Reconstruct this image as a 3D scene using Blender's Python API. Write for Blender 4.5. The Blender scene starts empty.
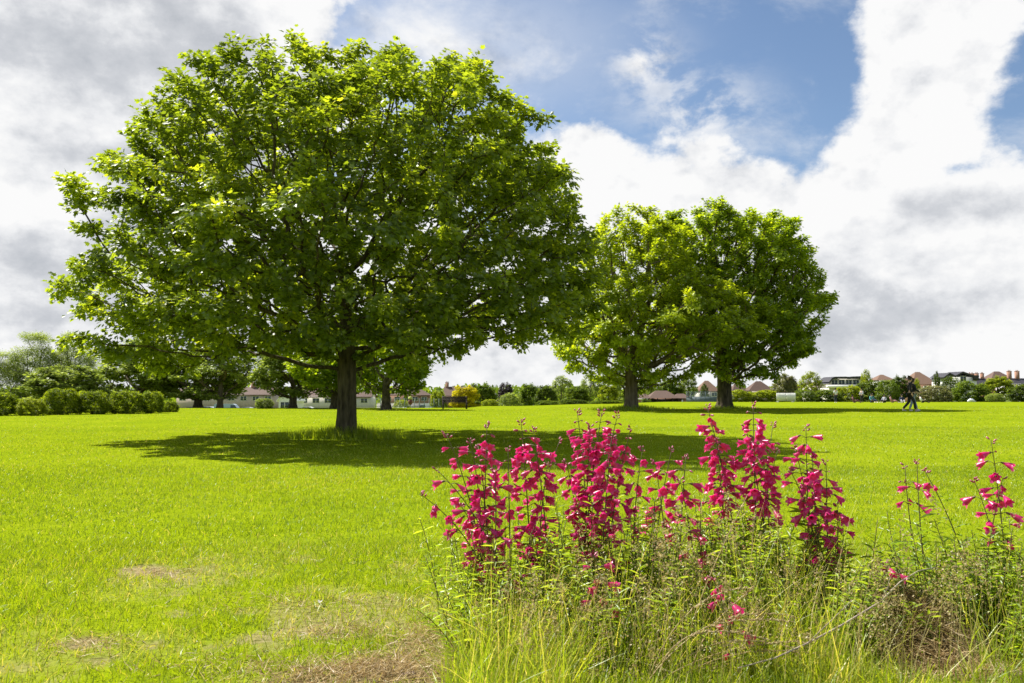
import bpy, math, random
import numpy as np
from mathutils import Vector, Matrix

random.seed(7)
rng = np.random.default_rng(7)
R = math.radians
scene = bpy.context.scene
COL = scene.collection

# ------------------------------------------------------------------ camera
F = 796.0
CAMZ = 0.9
HORIZ = 397.0
PITCH = math.atan((HORIZ - 341.5) / F)

def at(px, py, d):
    """world point seen at pixel (px,py) of the photo, d metres in front of the camera"""
    u = (px - 512) / F
    v = (341.5 - py) / F
    c, s = math.cos(PITCH), math.sin(PITCH)
    yy = c - v * s
    zz = s + v * c
    t = d / yy
    return Vector((u * t, d, CAMZ + zz * t))

cam_d = bpy.data.cameras.new("camera")
cam = bpy.data.objects.new("camera", cam_d)
COL.objects.link(cam)
cam.location = (0, 0, CAMZ)
cam.rotation_euler = (R(90) + PITCH, 0, 0)
cam_d.sensor_width = 36
cam_d.lens = F / 1024 * 36
cam_d.clip_start = 0.05
cam_d.clip_end = 8000
cam_d.dof.use_dof = True
cam_d.dof.focus_distance = 6.0
cam_d.dof.aperture_fstop = 8
scene.camera = cam

# ------------------------------------------------------------------ noise
_G = np.random.default_rng(99).random((64, 64, 64))

def vnoise(p):
    p = np.asarray(p, dtype=float)
    i = np.floor(p).astype(int)
    f = p - i
    f = f * f * (3 - 2 * f)
    out = 0
    for dx in (0, 1):
        for dy in (0, 1):
            for dz in (0, 1):
                w = (f[..., 0] if dx else 1 - f[..., 0]) * (f[..., 1] if dy else 1 - f[..., 1]) * (f[..., 2] if dz else 1 - f[..., 2])
                out = out + w * _G[(i[..., 0] + dx) % 64, (i[..., 1] + dy) % 64, (i[..., 2] + dz) % 64]
    return out

def noise2(x, y, scale, seed=0.0, octaves=3):
    out, amp, tot = 0, 1.0, 0
    for o in range(octaves):
        k = scale * 2 ** o
        out = out + amp * vnoise(np.stack([x * k + seed, y * k + seed * 1.7, np.full_like(x, seed + o * 3.1)], -1))
        tot += amp
        amp *= .55
    return out / tot

def sstep(a, b, x):
    t = np.clip((x - a) / (b - a), 0, 1)
    return t * t * (3 - 2 * t)

# ------------------------------------------------------------------ ground height
def gz(x, y):
    x = np.asarray(x, float)
    y = np.asarray(y, float)
    r = x / np.maximum(y, 1.0)
    edge = 64 + 14 * sstep(-.06, -.03, r) + 36 * sstep(.12, .2, r)
    drop = 2.4 - .9 * sstep(-.02, .13, r)
    z = .2 * sstep(24, 46, y) * sstep(.0, .1, r)
    z = z - drop * sstep(edge, edge + 70, y)
    z = z + .02 * (noise2(x, y, .35, 5.0, 2) - .5) * sstep(1, 5, y) * (1 - sstep(30, 60, y))
    return z

def g1(x, y):
    return float(gz(np.array([x]), np.array([y]))[0])

# bare / dry patches of the lawn, in ground coordinates:   px, py, half width px, half height px, strength
PATCH = [(165, 570, 34, 5, .9), (150, 566, 22, 4, .8), (190, 574, 18, 4, .8), (232, 581, 16, 3.5, .7), (345, 628, 30, 8, .45),
         (395, 664, 70, 15, .78), (335, 668, 60, 14, .66), (430, 640, 40, 14, .7), (300, 626, 24, 7, .65), (455, 622, 20, 20, .55),
         (262, 632, 20, 5, .7), (95, 636, 18, 6, .75), (118, 652, 16, 6, .7), (160, 638, 11, 6, .65), (185, 608, 14, 3, .55),
         (120, 595, 20, 5, .4), (300, 598, 26, 6, .4), (350, 600, 60, 10, .35), (300, 675, 40, 8, .8), (260, 660, 16, 5, .6), (225, 640, 16, 4, .5), (280, 640, 22, 5, .5), (370, 612, 40, 6, .5), (415, 605, 30, 6, .45), (330, 585, 40, 4, .35),
         (30, 660, 20, 5, .45), (210, 556, 14, 3, .5), (180, 590, 14, 3, .6), (45, 615, 20, 5, .3), (250, 607, 16, 3, .5), (420, 575, 40, 6, .3),
         (215, 665, 14, 5, .55), (70, 672, 16, 5, .45),
         (900, 610, 36, 20, .9), (950, 655, 50, 16, .8), (985, 600, 26, 12, .8), (890, 660, 30, 12, .4)]
PG = []
for (px, py, w, h, s) in PATCH:
    d0 = CAMZ * F / (py - HORIZ)
    PG.append(((px - 512) / F * d0, d0, w / F * d0, max(h * d0 / (py - HORIZ), .05), s))

def bare(x, y):
    m = np.zeros_like(x)
    wob = (noise2(x, y, 3.1, 11.0, 3) - .5) * 1.25 + (noise2(x, y, 11.0, 4.0, 2) - .5) * .8
    for (cx, cy, w, h, s) in PG:
        q = ((x - cx) / w) ** 2 + ((y - cy) / h) ** 2
        m = np.maximum(m, s * (1 - sstep(.3, 1.5, q + wob * 1.8)))
    reg = sstep(-2.6, -1.6, x) * (1 - sstep(-.25, .1, x)) * sstep(2.3, 2.5, y) * (1 - sstep(4.2, 5.4, y))
    m = np.maximum(m, reg * .5 * sstep(.60, .72, noise2(x, y, 3.4, 44.0, 3)))
    m = np.maximum(m, reg * .2 * sstep(.5, .65, noise2(x, y, 1.2, 17.0, 2)))
    return m

# ------------------------------------------------------------------ object helpers
def link(o, parent=None):
    COL.objects.link(o)
    if parent is not None:
        o.parent = parent
    return o

def tag(o, label=None, cat=None, group=None, kind=None):
    if label: o["label"] = label
    if cat: o["category"] = cat
    if group: o["group"] = group
    if kind: o["kind"] = kind
    return o

def thing(name, loc, label, cat, group=None, rz=0.0):
    o = bpy.data.objects.new(name, None)
    o.empty_display_size = .2
    o.location = loc
    o.rotation_euler = (0, 0, rz)
    link(o)
    return tag(o, label, cat, group)

def np_mesh(name, V, faces=None, loops=None, counts=None, mats=(), tint=None, matidx=None, smooth=False, extra=None):
    me = bpy.data.meshes.new(name)
    V = np.ascontiguousarray(V, dtype=np.float32)
    if faces is not None:
        counts = np.array([len(f) for f in faces], dtype=np.int32)
        loops = np.array([i for f in faces for i in f], dtype=np.int32)
    me.vertices.add(len(V))
    me.vertices.foreach_set("co", V.ravel())
    me.loops.add(len(loops))
    me.loops.foreach_set("vertex_index", np.ascontiguousarray(loops, dtype=np.int32))
    me.polygons.add(len(counts))
    starts = np.concatenate([[0], np.cumsum(counts)[:-1]]).astype(np.int32)
    me.polygons.foreach_set("loop_start", starts)
    if matidx is not None:
        me.polygons.foreach_set("material_index", np.ascontiguousarray(matidx, dtype=np.int32))
    if smooth:
        me.polygons.foreach_set("use_smooth", np.ones(len(counts), dtype=bool))
    for m in mats:
        me.materials.append(m)
    if tint is not None:
        a = me.attributes.new("tint", 'FLOAT', 'POINT')
        a.data.foreach_set("value", np.ascontiguousarray(tint, dtype=np.float32))
    for k, v in (extra or {}).items():
        a = me.attributes.new(k, 'FLOAT', 'POINT')
        a.data.foreach_set("value", np.ascontiguousarray(v, dtype=np.float32))
    me.update(calc_edges=True)
    return me

def obj(name, me, parent=None):
    return link(bpy.data.objects.new(name, me), parent)

class MB:
    """collects boxes, tubes and loose polygons, builds ONE mesh"""
    def __init__(s):
        s.v, s.f, s.m = [], [], []
    def poly(s, pts, m=0):
        n = len(s.v)
        s.v += [tuple(p) for p in pts]
        s.f.append(tuple(range(n, n + len(pts))))
        s.m.append(m)
        return s
    def box(s, x0, y0, z0, x1, y1, z1, m=0, M=None):
        c = [Vector(p) for p in ((x0, y0, z0), (x1, y0, z0), (x1, y1, z0), (x0, y1, z0), (x0, y0, z1), (x1, y0, z1), (x1, y1, z1), (x0, y1, z1))]
        if M is not None: c = [M @ p for p in c]
        n = len(s.v)
        s.v += [tuple(p) for p in c]
        for f in ((3, 2, 1, 0), (4, 5, 6, 7), (0, 1, 5, 4), (1, 2, 6, 5), (2, 3, 7, 6), (3, 0, 4, 7)):
            s.f.append(tuple(n + i for i in f)); s.m.append(m)
        return s
    def tube(s, pts, rad, k=6, m=0, cap=True):
        pts = [Vector(p) for p in pts]
        if not hasattr(rad, '__len__'): rad = [rad] * len(pts)
        n0 = len(s.v)
        for i, p in enumerate(pts):
            t = (pts[min(i + 1, len(pts) - 1)] - pts[max(i - 1, 0)]).normalized()
            a = t.cross(Vector((0.13, 1, .07)) if abs(t.y) < .9 else Vector((1, .1, 0))).normalized()
            b = t.cross(a)
            for j in range(k):
                an = 2 * math.pi * j / k
                s.v.append(tuple(p + rad[i] * (a * math.cos(an) + b * math.sin(an))))
        for i in range(len(pts) - 1):
            for j in range(k):
                s.f.append((n0 + i * k + j, n0 + i * k + (j + 1) % k, n0 + (i + 1) * k + (j + 1) % k, n0 + (i + 1) * k + j)); s.m.append(m)
        if cap:
            s.f.append(tuple(n0 + j for j in range(k))[::-1]); s.m.append(m)
            e = n0 + (len(pts) - 1) * k
            s.f.append(tuple(e + j for j in range(k))); s.m.append(m)
        return s
    def build(s, name, mats, parent=None, smooth=False):
        if not isinstance(mats, (list, tuple)): mats = [mats]
        return obj(name, np_mesh(name, np.array(s.v), faces=s.f, mats=mats, matidx=s.m, smooth=smooth), parent)

# ------------------------------------------------------------------ materials
def new_mat(name):
    m = bpy.data.materials.new(name)
    m.use_nodes = True
    m.node_tree.nodes.clear()
    return m, m.node_tree

def nd(nt, t, **kw):
    n = nt.nodes.new(t)
    for k, v in kw.items():
        setattr(n, k, v)
    return n

def setin(nt, n, **kw):
    for k, v in kw.items():
        s = n.inputs[k.replace('_', ' ')] if not k.startswith('i') or not k[1:].isdigit() else n.inputs[int(k[1:])]
        if isinstance(v, bpy.types.NodeSocket): nt.links.new(v, s)
        else: s.default_value = v

def rgba(c): return (c[0], c[1], c[2], 1)

def ramp(nt, fac, stops):
    r = nd(nt, 'ShaderNodeValToRGB')
    el = r.color_ramp.elements
    while len(el) > 1: el.remove(el[-1])
    el[0].position, el[0].color = stops[0][0], rgba(stops[0][1])
    for p, c in stops[1:]:
        e = el.new(p); e.color = rgba(c)
    nt.links.new(fac, r.inputs[0])
    return r.outputs[0]

def foliage_mat(name, stops, trans=.45, gloss=.06, tmul=(1.7, 1.75, .9), rough=.42):
    m, nt = new_mat(name)
    a = nd(nt, 'ShaderNodeAttribute', attribute_name='tint')
    c = ramp(nt, a.outputs['Fac'], stops)
    d = nd(nt, 'ShaderNodeBsdfDiffuse'); nt.links.new(c, d.inputs[0])
    t = nd(nt, 'ShaderNodeBsdfTranslucent')
    mx = nd(nt, 'ShaderNodeMix', data_type='RGBA', blend_type='MULTIPLY'); mx.inputs[0].default_value = 1
    nt.links.new(c, mx.inputs[6]); mx.inputs[7].default_value = rgba(tmul)
    nt.links.new(mx.outputs[2], t.inputs[0])
    s = nd(nt, 'ShaderNodeMixShader'); s.inputs[0].default_value = trans
    nt.links.new(d.outputs[0], s.inputs[1]); nt.links.new(t.outputs[0], s.inputs[2])
    g = nd(nt, 'ShaderNodeBsdfGlossy'); g.inputs['Roughness'].default_value = rough
    g.inputs[0].default_value = (1, 1, 1, 1)
    s2 = nd(nt, 'ShaderNodeMixShader'); s2.inputs[0].default_value = gloss
    nt.links.new(s.outputs[0], s2.inputs[1]); nt.links.new(g.outputs[0], s2.inputs[2])
    o = nd(nt, 'ShaderNodeOutputMaterial'); nt.links.new(s2.outputs[0], o.inputs[0])
    return m

def solid_mat(name, c1, c2=None, scale=8.0, rough=.7, bump=0.0, spec=.3, metal=0.0, stretch=(1, 1, 1)):
    m, nt = new_mat(name)
    p = nd(nt, 'ShaderNodeBsdfPrincipled')
    p.inputs['Roughness'].default_value = rough
    p.inputs['Specular IOR Level'].default_value = spec
    p.inputs['Metallic'].default_value = metal
    tc = nd(nt, 'ShaderNodeTexCoord')
    mp = nd(nt, 'ShaderNodeMapping'); mp.inputs['Scale'].default_value = stretch
    nt.links.new(tc.outputs['Object'], mp.inputs[0])
    n = nd(nt, 'ShaderNodeTexNoise'); n.inputs['Scale'].default_value = scale; n.inputs['Detail'].default_value = 6
    nt.links.new(mp.outputs[0], n.inputs['Vector'])
    if c2 is None: c2 = tuple(x * .8 for x in c1)
    c = ramp(nt, n.outputs[0], [(.3, c2), (.7, c1)])
    nt.links.new(c, p.inputs['Base Color'])
    if bump:
        b = nd(nt, 'ShaderNodeBump'); b.inputs['Strength'].default_value = 1.0; b.inputs['Distance'].default_value = bump
        nt.links.new(n.outputs[0], b.inputs['Height']); nt.links.new(b.outputs[0], p.inputs['Normal'])
    o = nd(nt, 'ShaderNodeOutputMaterial'); nt.links.new(p.outputs[0], o.inputs[0])
    return m

M = {}
M['bark'] = solid_mat('bark', (.15, .125, .08), (.04, .032, .02), 14, .95, .06, .1, stretch=(1, 1, .22))
M['bark_pale'] = solid_mat('bark_pale', (.19, .15, .105), (.075, .058, .04), 9, .95, .03, .1, stretch=(1, 1, .22))
M['maple'] = foliage_mat('maple_leaf', [(0, (0.073, 0.111, 0.010)), (.5, (0.138, 0.193, 0.017)), (.85, (0.244, 0.304, 0.025)), (1, (0.374, 0.400, 0.034))], .5, .045, (3.0, 2.7, .9))
M['lime_leaf'] = foliage_mat('lime_leaf', [(0, (0.133, 0.182, 0.010)), (.5, (0.230, 0.297, 0.014)), (1, (0.375, 0.424, 0.020))], .5, .03, (2.5, 2.3, .8))
M['green_leaf'] = foliage_mat('green_leaf', [(0, (0.089, 0.142, 0.008)), (.6, (0.178, 0.249, 0.014)), (1, (0.342, 0.403, 0.019))], .5, .03, (2.7, 2.5, .8))
M['far_green'] = foliage_mat('far_green_leaf', [(0, (.06, .10, .012)), (.6, (.12, .175, .018)), (1, (.20, .25, .022))], .45, .015, (2.0, 1.9, .9))
M['far_pale'] = foliage_mat('far_pale_leaf', [(0, (0.138, 0.186, 0.037)), (.6, (0.248, 0.304, 0.063)), (1, (0.386, 0.442, 0.095))], .45, .02, (1.7, 1.7, .9))
M['far_dark'] = foliage_mat('far_dark_leaf', [(0, (.04, .065, .010)), (.6, (.08, .12, .014)), (1, (.13, .17, .02))], .45, .015, (2, 1.9, .9))
M['far_lime'] = foliage_mat('far_lime_leaf', [(0, (.14, .185, .010)), (.6, (.24, .29, .012)), (1, (.34, .39, .016))], .45, .015, (1.9, 1.8, .8))
M['far_gold'] = foliage_mat('far_gold_leaf', [(0, (.34, .31, .008)), (.6, (.50, .45, .010)), (1, (.58, .54, .02))], .5, .01, (1.6, 1.55, .8))
M['far_copper'] = foliage_mat('far_copper_leaf', [(0, (.028, .018, .020)), (.6, (.045, .028, .032)), (1, (.08, .05, .05))], .2, .05, (1.2, 1, 1))
M['far_olive'] = foliage_mat('far_olive_leaf', [(0, (0.126, 0.126, 0.047)), (.6, (0.210, 0.210, 0.079)), (1, (0.308, 0.301, 0.115))], .3, .06)
M['hedge_leaf'] = foliage_mat('hedge_leaf', [(0, (.075, .115, .008)), (.6, (.16, .215, .010)), (1, (.29, .34, .014))], .5, .012, (2.4, 2.2, .8))
M['grass'] = foliage_mat('grass_blade', [(0, (0.154, 0.238, 0.006)), (.45, (0.231, 0.313, 0.007)), (.78, (0.308, 0.373, 0.012)), (.9, (0.370, 0.367, 0.047)), (1, (0.513, 0.432, 0.190))], .5, .025, (1.6, 1.5, .6))
M['wild'] = foliage_mat('wild_grass_blade', [(0, (0.117, 0.197, 0.010)), (.5, (0.245, 0.333, 0.018)), (.75, (0.350, 0.404, 0.030)), (.88, (0.443, 0.416, 0.089)), (1, (0.583, 0.499, 0.198))], .5, .03, (1.8, 1.7, .8))
M['straw'] = foliage_mat('straw', [(0, (.20, .13, .055)), (.5, (.38, .275, .125)), (1, (.56, .45, .24))], .3, .02, (1.2, 1.1, .9))
M['seed'] = foliage_mat('seed_head', [(0, (.24, .18, .075)), (.5, (.38, .31, .14)), (1, (.50, .45, .24))], .45, .02, (1.3, 1.2, 1))
M['pen_leaf'] = foliage_mat('penstemon_leaf', [(0, (0.096, 0.167, 0.014)), (.5, (0.199, 0.290, 0.021)), (1, (0.373, 0.438, 0.040))], .5, .04, (2.0, 1.9, .8))
M['petal'] = foliage_mat('petal', [(0, (.40, .005, .11)), (.5, (.64, .014, .20)), (.8, (.74, .09, .30)), (1, (.86, .42, .58))], .45, .05, (1.3, 1.3, 1.2), .35)
M['calyx'] = solid_mat('calyx', (.16, .13, .04), (.12, .06, .03), 60, .6)
M['stem'] = solid_mat('flower_stem', (.13, .11, .04), (.075, .045, .025), 30, .6)
M['bud'] = foliage_mat('bud', [(0, (.16, .03, .05)), (.5, (.40, .04, .13)), (1, (.7, .28, .36))], .35, .06, (1.2, 1.1, 1.1))
M['twig'] = solid_mat('twig', (0.450, 0.375, 0.300), (0.250, 0.194, 0.150), 40, .8, .002)
M['wood'] = solid_mat('bench_wood', (.05, .035, .03), (.028, .02, .017), 14, .7)
M['white'] = solid_mat('white_paint', (.78, .77, .74), (.66, .65, .62), 3, .6)
M['render'] = solid_mat('wall_render', (.62, .59, .54), (.52, .49, .44), 2, .85)
M['pinkwall'] = solid_mat('wall_pink', (.5, .42, .38), (.40, .33, .30), 2, .85)
M['brick'] = solid_mat('brick', (.33, .19, .13), (.24, .13, .09), 6, .9)
M['tile'] = solid_mat('roof_tile', (0.122, 0.076, 0.058), (0.079, 0.050, 0.038), 5, .85)
M['tile_orange'] = solid_mat('roof_tile_orange', (0.178, 0.109, 0.073), (0.125, 0.076, 0.053), 5, .85)
M['tile_brown'] = solid_mat('roof_tile_brown', (0.139, 0.089, 0.069), (0.086, 0.056, 0.046), 5, .85)
M['slate'] = solid_mat('dark_slate', (.045, .042, .05), (.025, .024, .03), 5, .6)
M['glass'] = solid_mat('window_glass', (.06, .075, .095), (.035, .045, .055), 2, .12, 0, .6)
M['bluegrey'] = solid_mat('fence_mesh', (.16, .20, .235), (.11, .14, .165), 4, .7)
M['greengrey'] = solid_mat('fence_green', (.18, .23, .19), (.13, .17, .14), 4, .6)
M['concrete'] = solid_mat('concrete', (.42, .40, .37), (.33, .31, .29), 3, .9)
M['skin'] = solid_mat('skin', (.52, .34, .25), (.47, .29, .21), 20, .55)
M['hair'] = solid_mat('hair', (.035, .024, .018), (.02, .015, .012), 60, .6)
M['black_cloth'] = solid_mat('black_cloth', (.022, .022, .027), (.012, .012, .015), 20, .85)
M['navy'] = solid_mat('navy_cloth', (.03, .037, .075), (.02, .025, .05), 20, .85)
M['jeans'] = solid_mat('pale_jeans', (.30, .36, .43), (.22, .27, .33), 20, .85)
M['white_cloth'] = solid_mat('white_cloth', (.75, .76, .8), (.62, .63, .68), 12, .85)
M['teal'] = solid_mat('teal_cloth', (.10, .33, .34), (.07, .24, .26), 12, .85)
M['plum'] = solid_mat('plum_cloth', (.23, .09, .14), (.15, .06, .10), 12, .85)
M['pink'] = solid_mat('pink_cloth', (.52, .27, .29), (.42, .2, .22), 12, .85)
M['greyc'] = solid_mat('grey_cloth', (.38, .38, .42), (.3, .3, .34), 12, .85)
M['tyre'] = solid_mat('tyre', (.02, .02, .02), None, 10, .9)
M['metal'] = solid_mat('steel', (.5, .5, .5), None, 10, .4, 0, .5, .8)
M['yellow'] = solid_mat('yellow_green_paint', (.45, .48, .10), None, 10, .5)
M['red_brown'] = solid_mat('red_brown_paint', (.17, .06, .045), None, 10, .6)
for nm, c in (('car_white', (.75, .76, .77)), ('car_silver', (.42, .46, .5)), ('car_blue', (.30, .38, .46)), ('car_dark', (.035, .035, .04))):
    M[nm] = solid_mat(nm, c, tuple(x * .95 for x in c), 2, .25, 0, .6)

# ------------------------------------------------------------------ leaf geometry
def unit(v):
    return v / np.maximum(np.linalg.norm(v, axis=-1, keepdims=True), 1e-9)

def scatter(name, pos, axis, nrm, size, tv, tf, mats, tint, sx=None, bend=None, matidx=None, smooth=False):
    """one mesh: template (tv: m x 3 in side/axis/normal coordinates) placed at each pos"""
    tv = np.asarray(tv, float)
    n, m = len(pos), len(tv)
    axis = unit(axis)
    side = unit(np.cross(axis, nrm))
    nr = np.cross(side, axis)
    sxx = np.ones(n) if sx is None else sx
    V = pos[:, None, :] + size[:, None, None] * (
        (tv[None, :, 0:1] * sxx[:, None, None]) * side[:, None, :] + tv[None, :, 1:2] * axis[:, None, :] +
        (tv[None, :, 2:3] + (0 if bend is None else bend[:, None, None] * tv[None, :, 1:2] ** 2)) * nr[:, None, :])
    V = V.reshape(-1, 3)
    fc = np.array([len(f) for f in tf], dtype=np.int32)
    fl = np.array([i for f in tf for i in f], dtype=np.int32)
    loops = (fl[None, :] + (np.arange(n) * m)[:, None]).ravel()
    counts = np.tile(fc, n)
    mi = None if matidx is None else np.tile(np.array(matidx), n)
    return np_mesh(name, V, loops=loops, counts=counts, mats=mats, tint=np.repeat(tint, m), matidx=mi, smooth=smooth)

# maple leaf: two halves folded on the midrib
MAPLE_V = [(0, 0, 0), (.22, .10, .03), (.42, .10, .07), (.30, .34, .05), (.52, .55, .09), (.24, .62, .04), (0, 1, -.04),
           (-.22, .10, .03), (-.42, .10, .07), (-.30, .34, .05), (-.52, .55, .09), (-.24, .62, .04)]
MAPLE_F = [(0, 1, 2, 3, 4, 5, 6), (0, 6, 11, 10, 9, 8, 7)]
OVAL_V = [(0, 0, 0), (.26, .25, .05), (.30, .6, .05), (0, 1, -.05), (-.30, .6, .05), (-.26, .25, .05)]
OVAL_F = [(0, 1, 2, 3), (0, 3, 4, 5)]
LANCE_V = [(0, 0, 0), (.085, .3, .02), (.07, .65, .01), (0, 1, -.08), (-.07, .65, .01), (-.085, .3, .02)]
LANCE_F = [(0, 1, 2, 3), (0, 3, 4, 5)]
BLADE_V = [(-.5, 0, 0), (.5, 0, 0), (.38, .55, 0), (-.38, .55, 0), (0, 1, 0)]
BLADE_F = [(0, 1, 2, 3), (3, 2, 4)]

# ------------------------------------------------------------------ trees
def grow(A, roots, step, kill, infl, iters, jit, g, seed):
    rg = np.random.default_rng(seed)
    P = [np.array(p, float) for p in roots[0]]
    par = list(roots[1])
    N = np.array(P)
    d = np.linalg.norm(A[:, None] - N[None], axis=2)
    ni = d.argmin(1); nd_ = d.min(1)
    alive = np.ones(len(A), bool)
    kids = {}
    for it in range(iters):
        act = alive & (nd_ < infl)
        if not act.any(): break
        idx = np.nonzero(act)[0]
        dv = unit(A[idx] - N[ni[idx]])
        acc = np.zeros((len(N), 3))
        np.add.at(acc, ni[idx], dv)
        src = np.unique(ni[idx])
        dirs = unit(acc[src] + 0.0)
        dirs = unit(dirs + rg.normal(0, jit, dirs.shape) + np.array([0, 0, g]))
        new = N[src] + step * dirs
        keep = []
        for k, s in enumerate(src):
            ch = kids.setdefault(int(s), [])
            if len(ch) > 3 or any(np.linalg.norm(new[k] - c) < step * .35 for c in ch): continue
            ch.append(new[k]); keep.append(k)
        if not keep:
            alive[idx[rg.random(len(idx)) < .3]] = False
            continue
        base = len(N)
        nn = new[keep]
        par += [int(src[k]) for k in keep]
        N = np.vstack([N, nn])
        al = np.nonzero(alive)[0]
        dd = np.linalg.norm(A[al][:, None] - nn[None], axis=2)
        j = dd.argmin(1); dm = dd[np.arange(len(al)), j]
        up = dm < nd_[al]
        nd_[al[up]] = dm[up]; ni[al[up]] = base + j[up]
        alive[al[nd_[al] < kill]] = False
    return N, np.array(par)

def skeleton_mesh(name, N, par, rad, mat, flare=.45, flare_h=.3, thin=.0, seed=1):
    n = len(N)
    main = -np.ones(n, int)
    for i in range(n):
        p = par[i]
        if p >= 0 and (main[p] < 0 or rad[i] > rad[main[p]]): main[p] = i
    tan = np.zeros_like(N)
    for i in range(n):
        a = N[i] if par[i] < 0 else N[par[i]]
        b = N[main[i]] if main[i] >= 0 else N[i]
        tan[i] = b - a
    tan = unit(tan)
    V, Fc = [], []
    ring = {}
    def mkring(c, t, r, k, z):
        ref = np.array([1., 0, 0]) if abs(t[0]) < .8 else np.array([0, 1., 0])
        a = np.cross(t, ref); a /= np.linalg.norm(a)
        b = np.cross(t, a)
        s = len(V)
        for j in range(k):
            an = 2 * math.pi * j / k
            rr = r
            if k >= 12:
                rr = r * (1 + .06 * math.sin(3 * an + 1.3 + c[2]) + .04 * math.sin(5 * an + 2 * c[2]) + flare * (.75 + .5 * math.sin(5 * an + .6)) * math.exp(-max(z, 0) / flare_h))
            V.append(c + rr * (a * math.cos(an) + b * math.sin(an)))
        return s
    z0 = N[0][2]
    for i in range(n):
        p = par[i]
        if p < 0 or rad[i] < thin: continue
        k = 16 if rad[i] > .09 else (7 if rad[i] > .025 else 4)
        key = (p, k)
        if main[p] == i and key in ring: s0 = ring[key]
        else: s0 = mkring(N[p], tan[p] if main[p] == i else unit(N[i] - N[p]), rad[p] if main[p] == i else rad[i], k, N[p][2] - z0)
        s1 = mkring(N[i], tan[i], rad[i], k, N[i][2] - z0)
        ring[(i, k)] = s1
        for j in range(k):
            Fc.append((s0 + j, s0 + (j + 1) % k, s1 + (j + 1) % k, s1 + j))
    return np_mesh(name, np.array(V), faces=Fc, mats=[mat], smooth=True)

def envelope_points(rows, n, depth, ctr, seed, shell=.5, nscale=.6, nthr=.36, cy=0.0, lumpy=.42):
    """rows: (z, xl, xr) low to high, in tree-local metres"""
    rg = np.random.default_rng(seed)
    rows = sorted(rows)
    zz = np.array([r[0] for r in rows]); xl = np.array([r[1] for r in rows]); xr = np.array([r[2] for r in rows])
    out = []
    tot = 0
    wmax = (xr - xl).max() / 2
    while tot < n:
        m = n * 6
        z = rg.uniform(zz[0], zz[-1], m)
        l, r = np.interp(z, zz, xl), np.interp(z, zz, xr)
        c, w = (l + r) / 2, (r - l) / 2
        a = rg.uniform(-1, 1, (m, 2)); q = (a ** 2).sum(1)
        ok = q < 1
        ok &= rg.random(m) < (w / wmax) ** 2 + .02
        th = np.arctan2(a[:, 1], a[:, 0])
        lump = vnoise(np.stack([np.cos(th) * 2.2 + seed, np.sin(th) * 2.2 + 5, z / max(wmax, 1e-6) * 2.6 + 3], -1))
        s_ = 1 + lumpy * (lump - .55)
        x = c + a[:, 0] * w * s_; y = cy + a[:, 1] * w * depth * s_
        z = z + lumpy * wmax * .22 * (vnoise(np.stack([x, y, x * 0], -1) * 2.2 / wmax + 9.5) - .6) * np.clip((z - zz[0]) / (zz[-1] - zz[0]), 0, 1)
        zr = (z - zz[0]) / (zz[-1] - zz[0])
        rr = np.maximum(np.sqrt(q), np.where(zr > .5, (zr - .5) * 1.9, 0))
        ok &= rg.random(m) < np.clip((rr - shell) / (1 - shell), .12, 1)
        p = np.stack([x, y, z], 1)
        ok &= vnoise(p * nscale + seed * 7.3) + .35 * vnoise(p * nscale * 2.7 + seed) > nthr + .17
        out.append(p[ok]); tot += ok.sum()
    return np.vstack(out)[:n]

def clump_points(rows, n, depth, seed, nc, rc, shell, flat=.62):
    rg = np.random.default_rng(seed + 500)
    zt = max(r[0] for r in rows)
    rws = [(min(r[0], zt - rc * .35), r[1] + rc * .55, r[2] - rc * .55) if r[2] - r[1] > 2.2 * rc else (min(r[0], zt - rc * .35), (r[1] + r[2]) / 2 - rc * .3, (r[1] + r[2]) / 2 + rc * .3) for r in sorted(rows)]
    cand = envelope_points(rws, nc * 40, depth, None, seed, shell, .5, -9, lumpy=.22)
    cen = []
    for dmin in (1.15, 1.0, .88, .78, .68, .6):
        for c in cand:
            if len(cen) >= nc: break
            if all((c[0] - q[0]) ** 2 + (c[1] - q[1]) ** 2 + ((c[2] - q[2]) / .75) ** 2 > (dmin * rc) ** 2 for q in cen): cen.append(c)
    cen = np.array(cen)
    size = rc * rg.uniform(.7, 1.3, len(cen))
    pick = rg.choice(len(cen), n, p=size ** 2 / (size ** 2).sum())
    v = unit(rg.normal(0, 1, (n, 3)) + np.array([0, 0, .35]))
    r = rg.random(n) ** .42
    pts = cen[pick] + v * (r * size[pick])[:, None] * np.array([1, 1, flat])
    pts[:, 2] -= .18 * ((pts[:, :2] - cen[pick][:, :2]) ** 2).sum(1) / rc
    return pts

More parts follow.
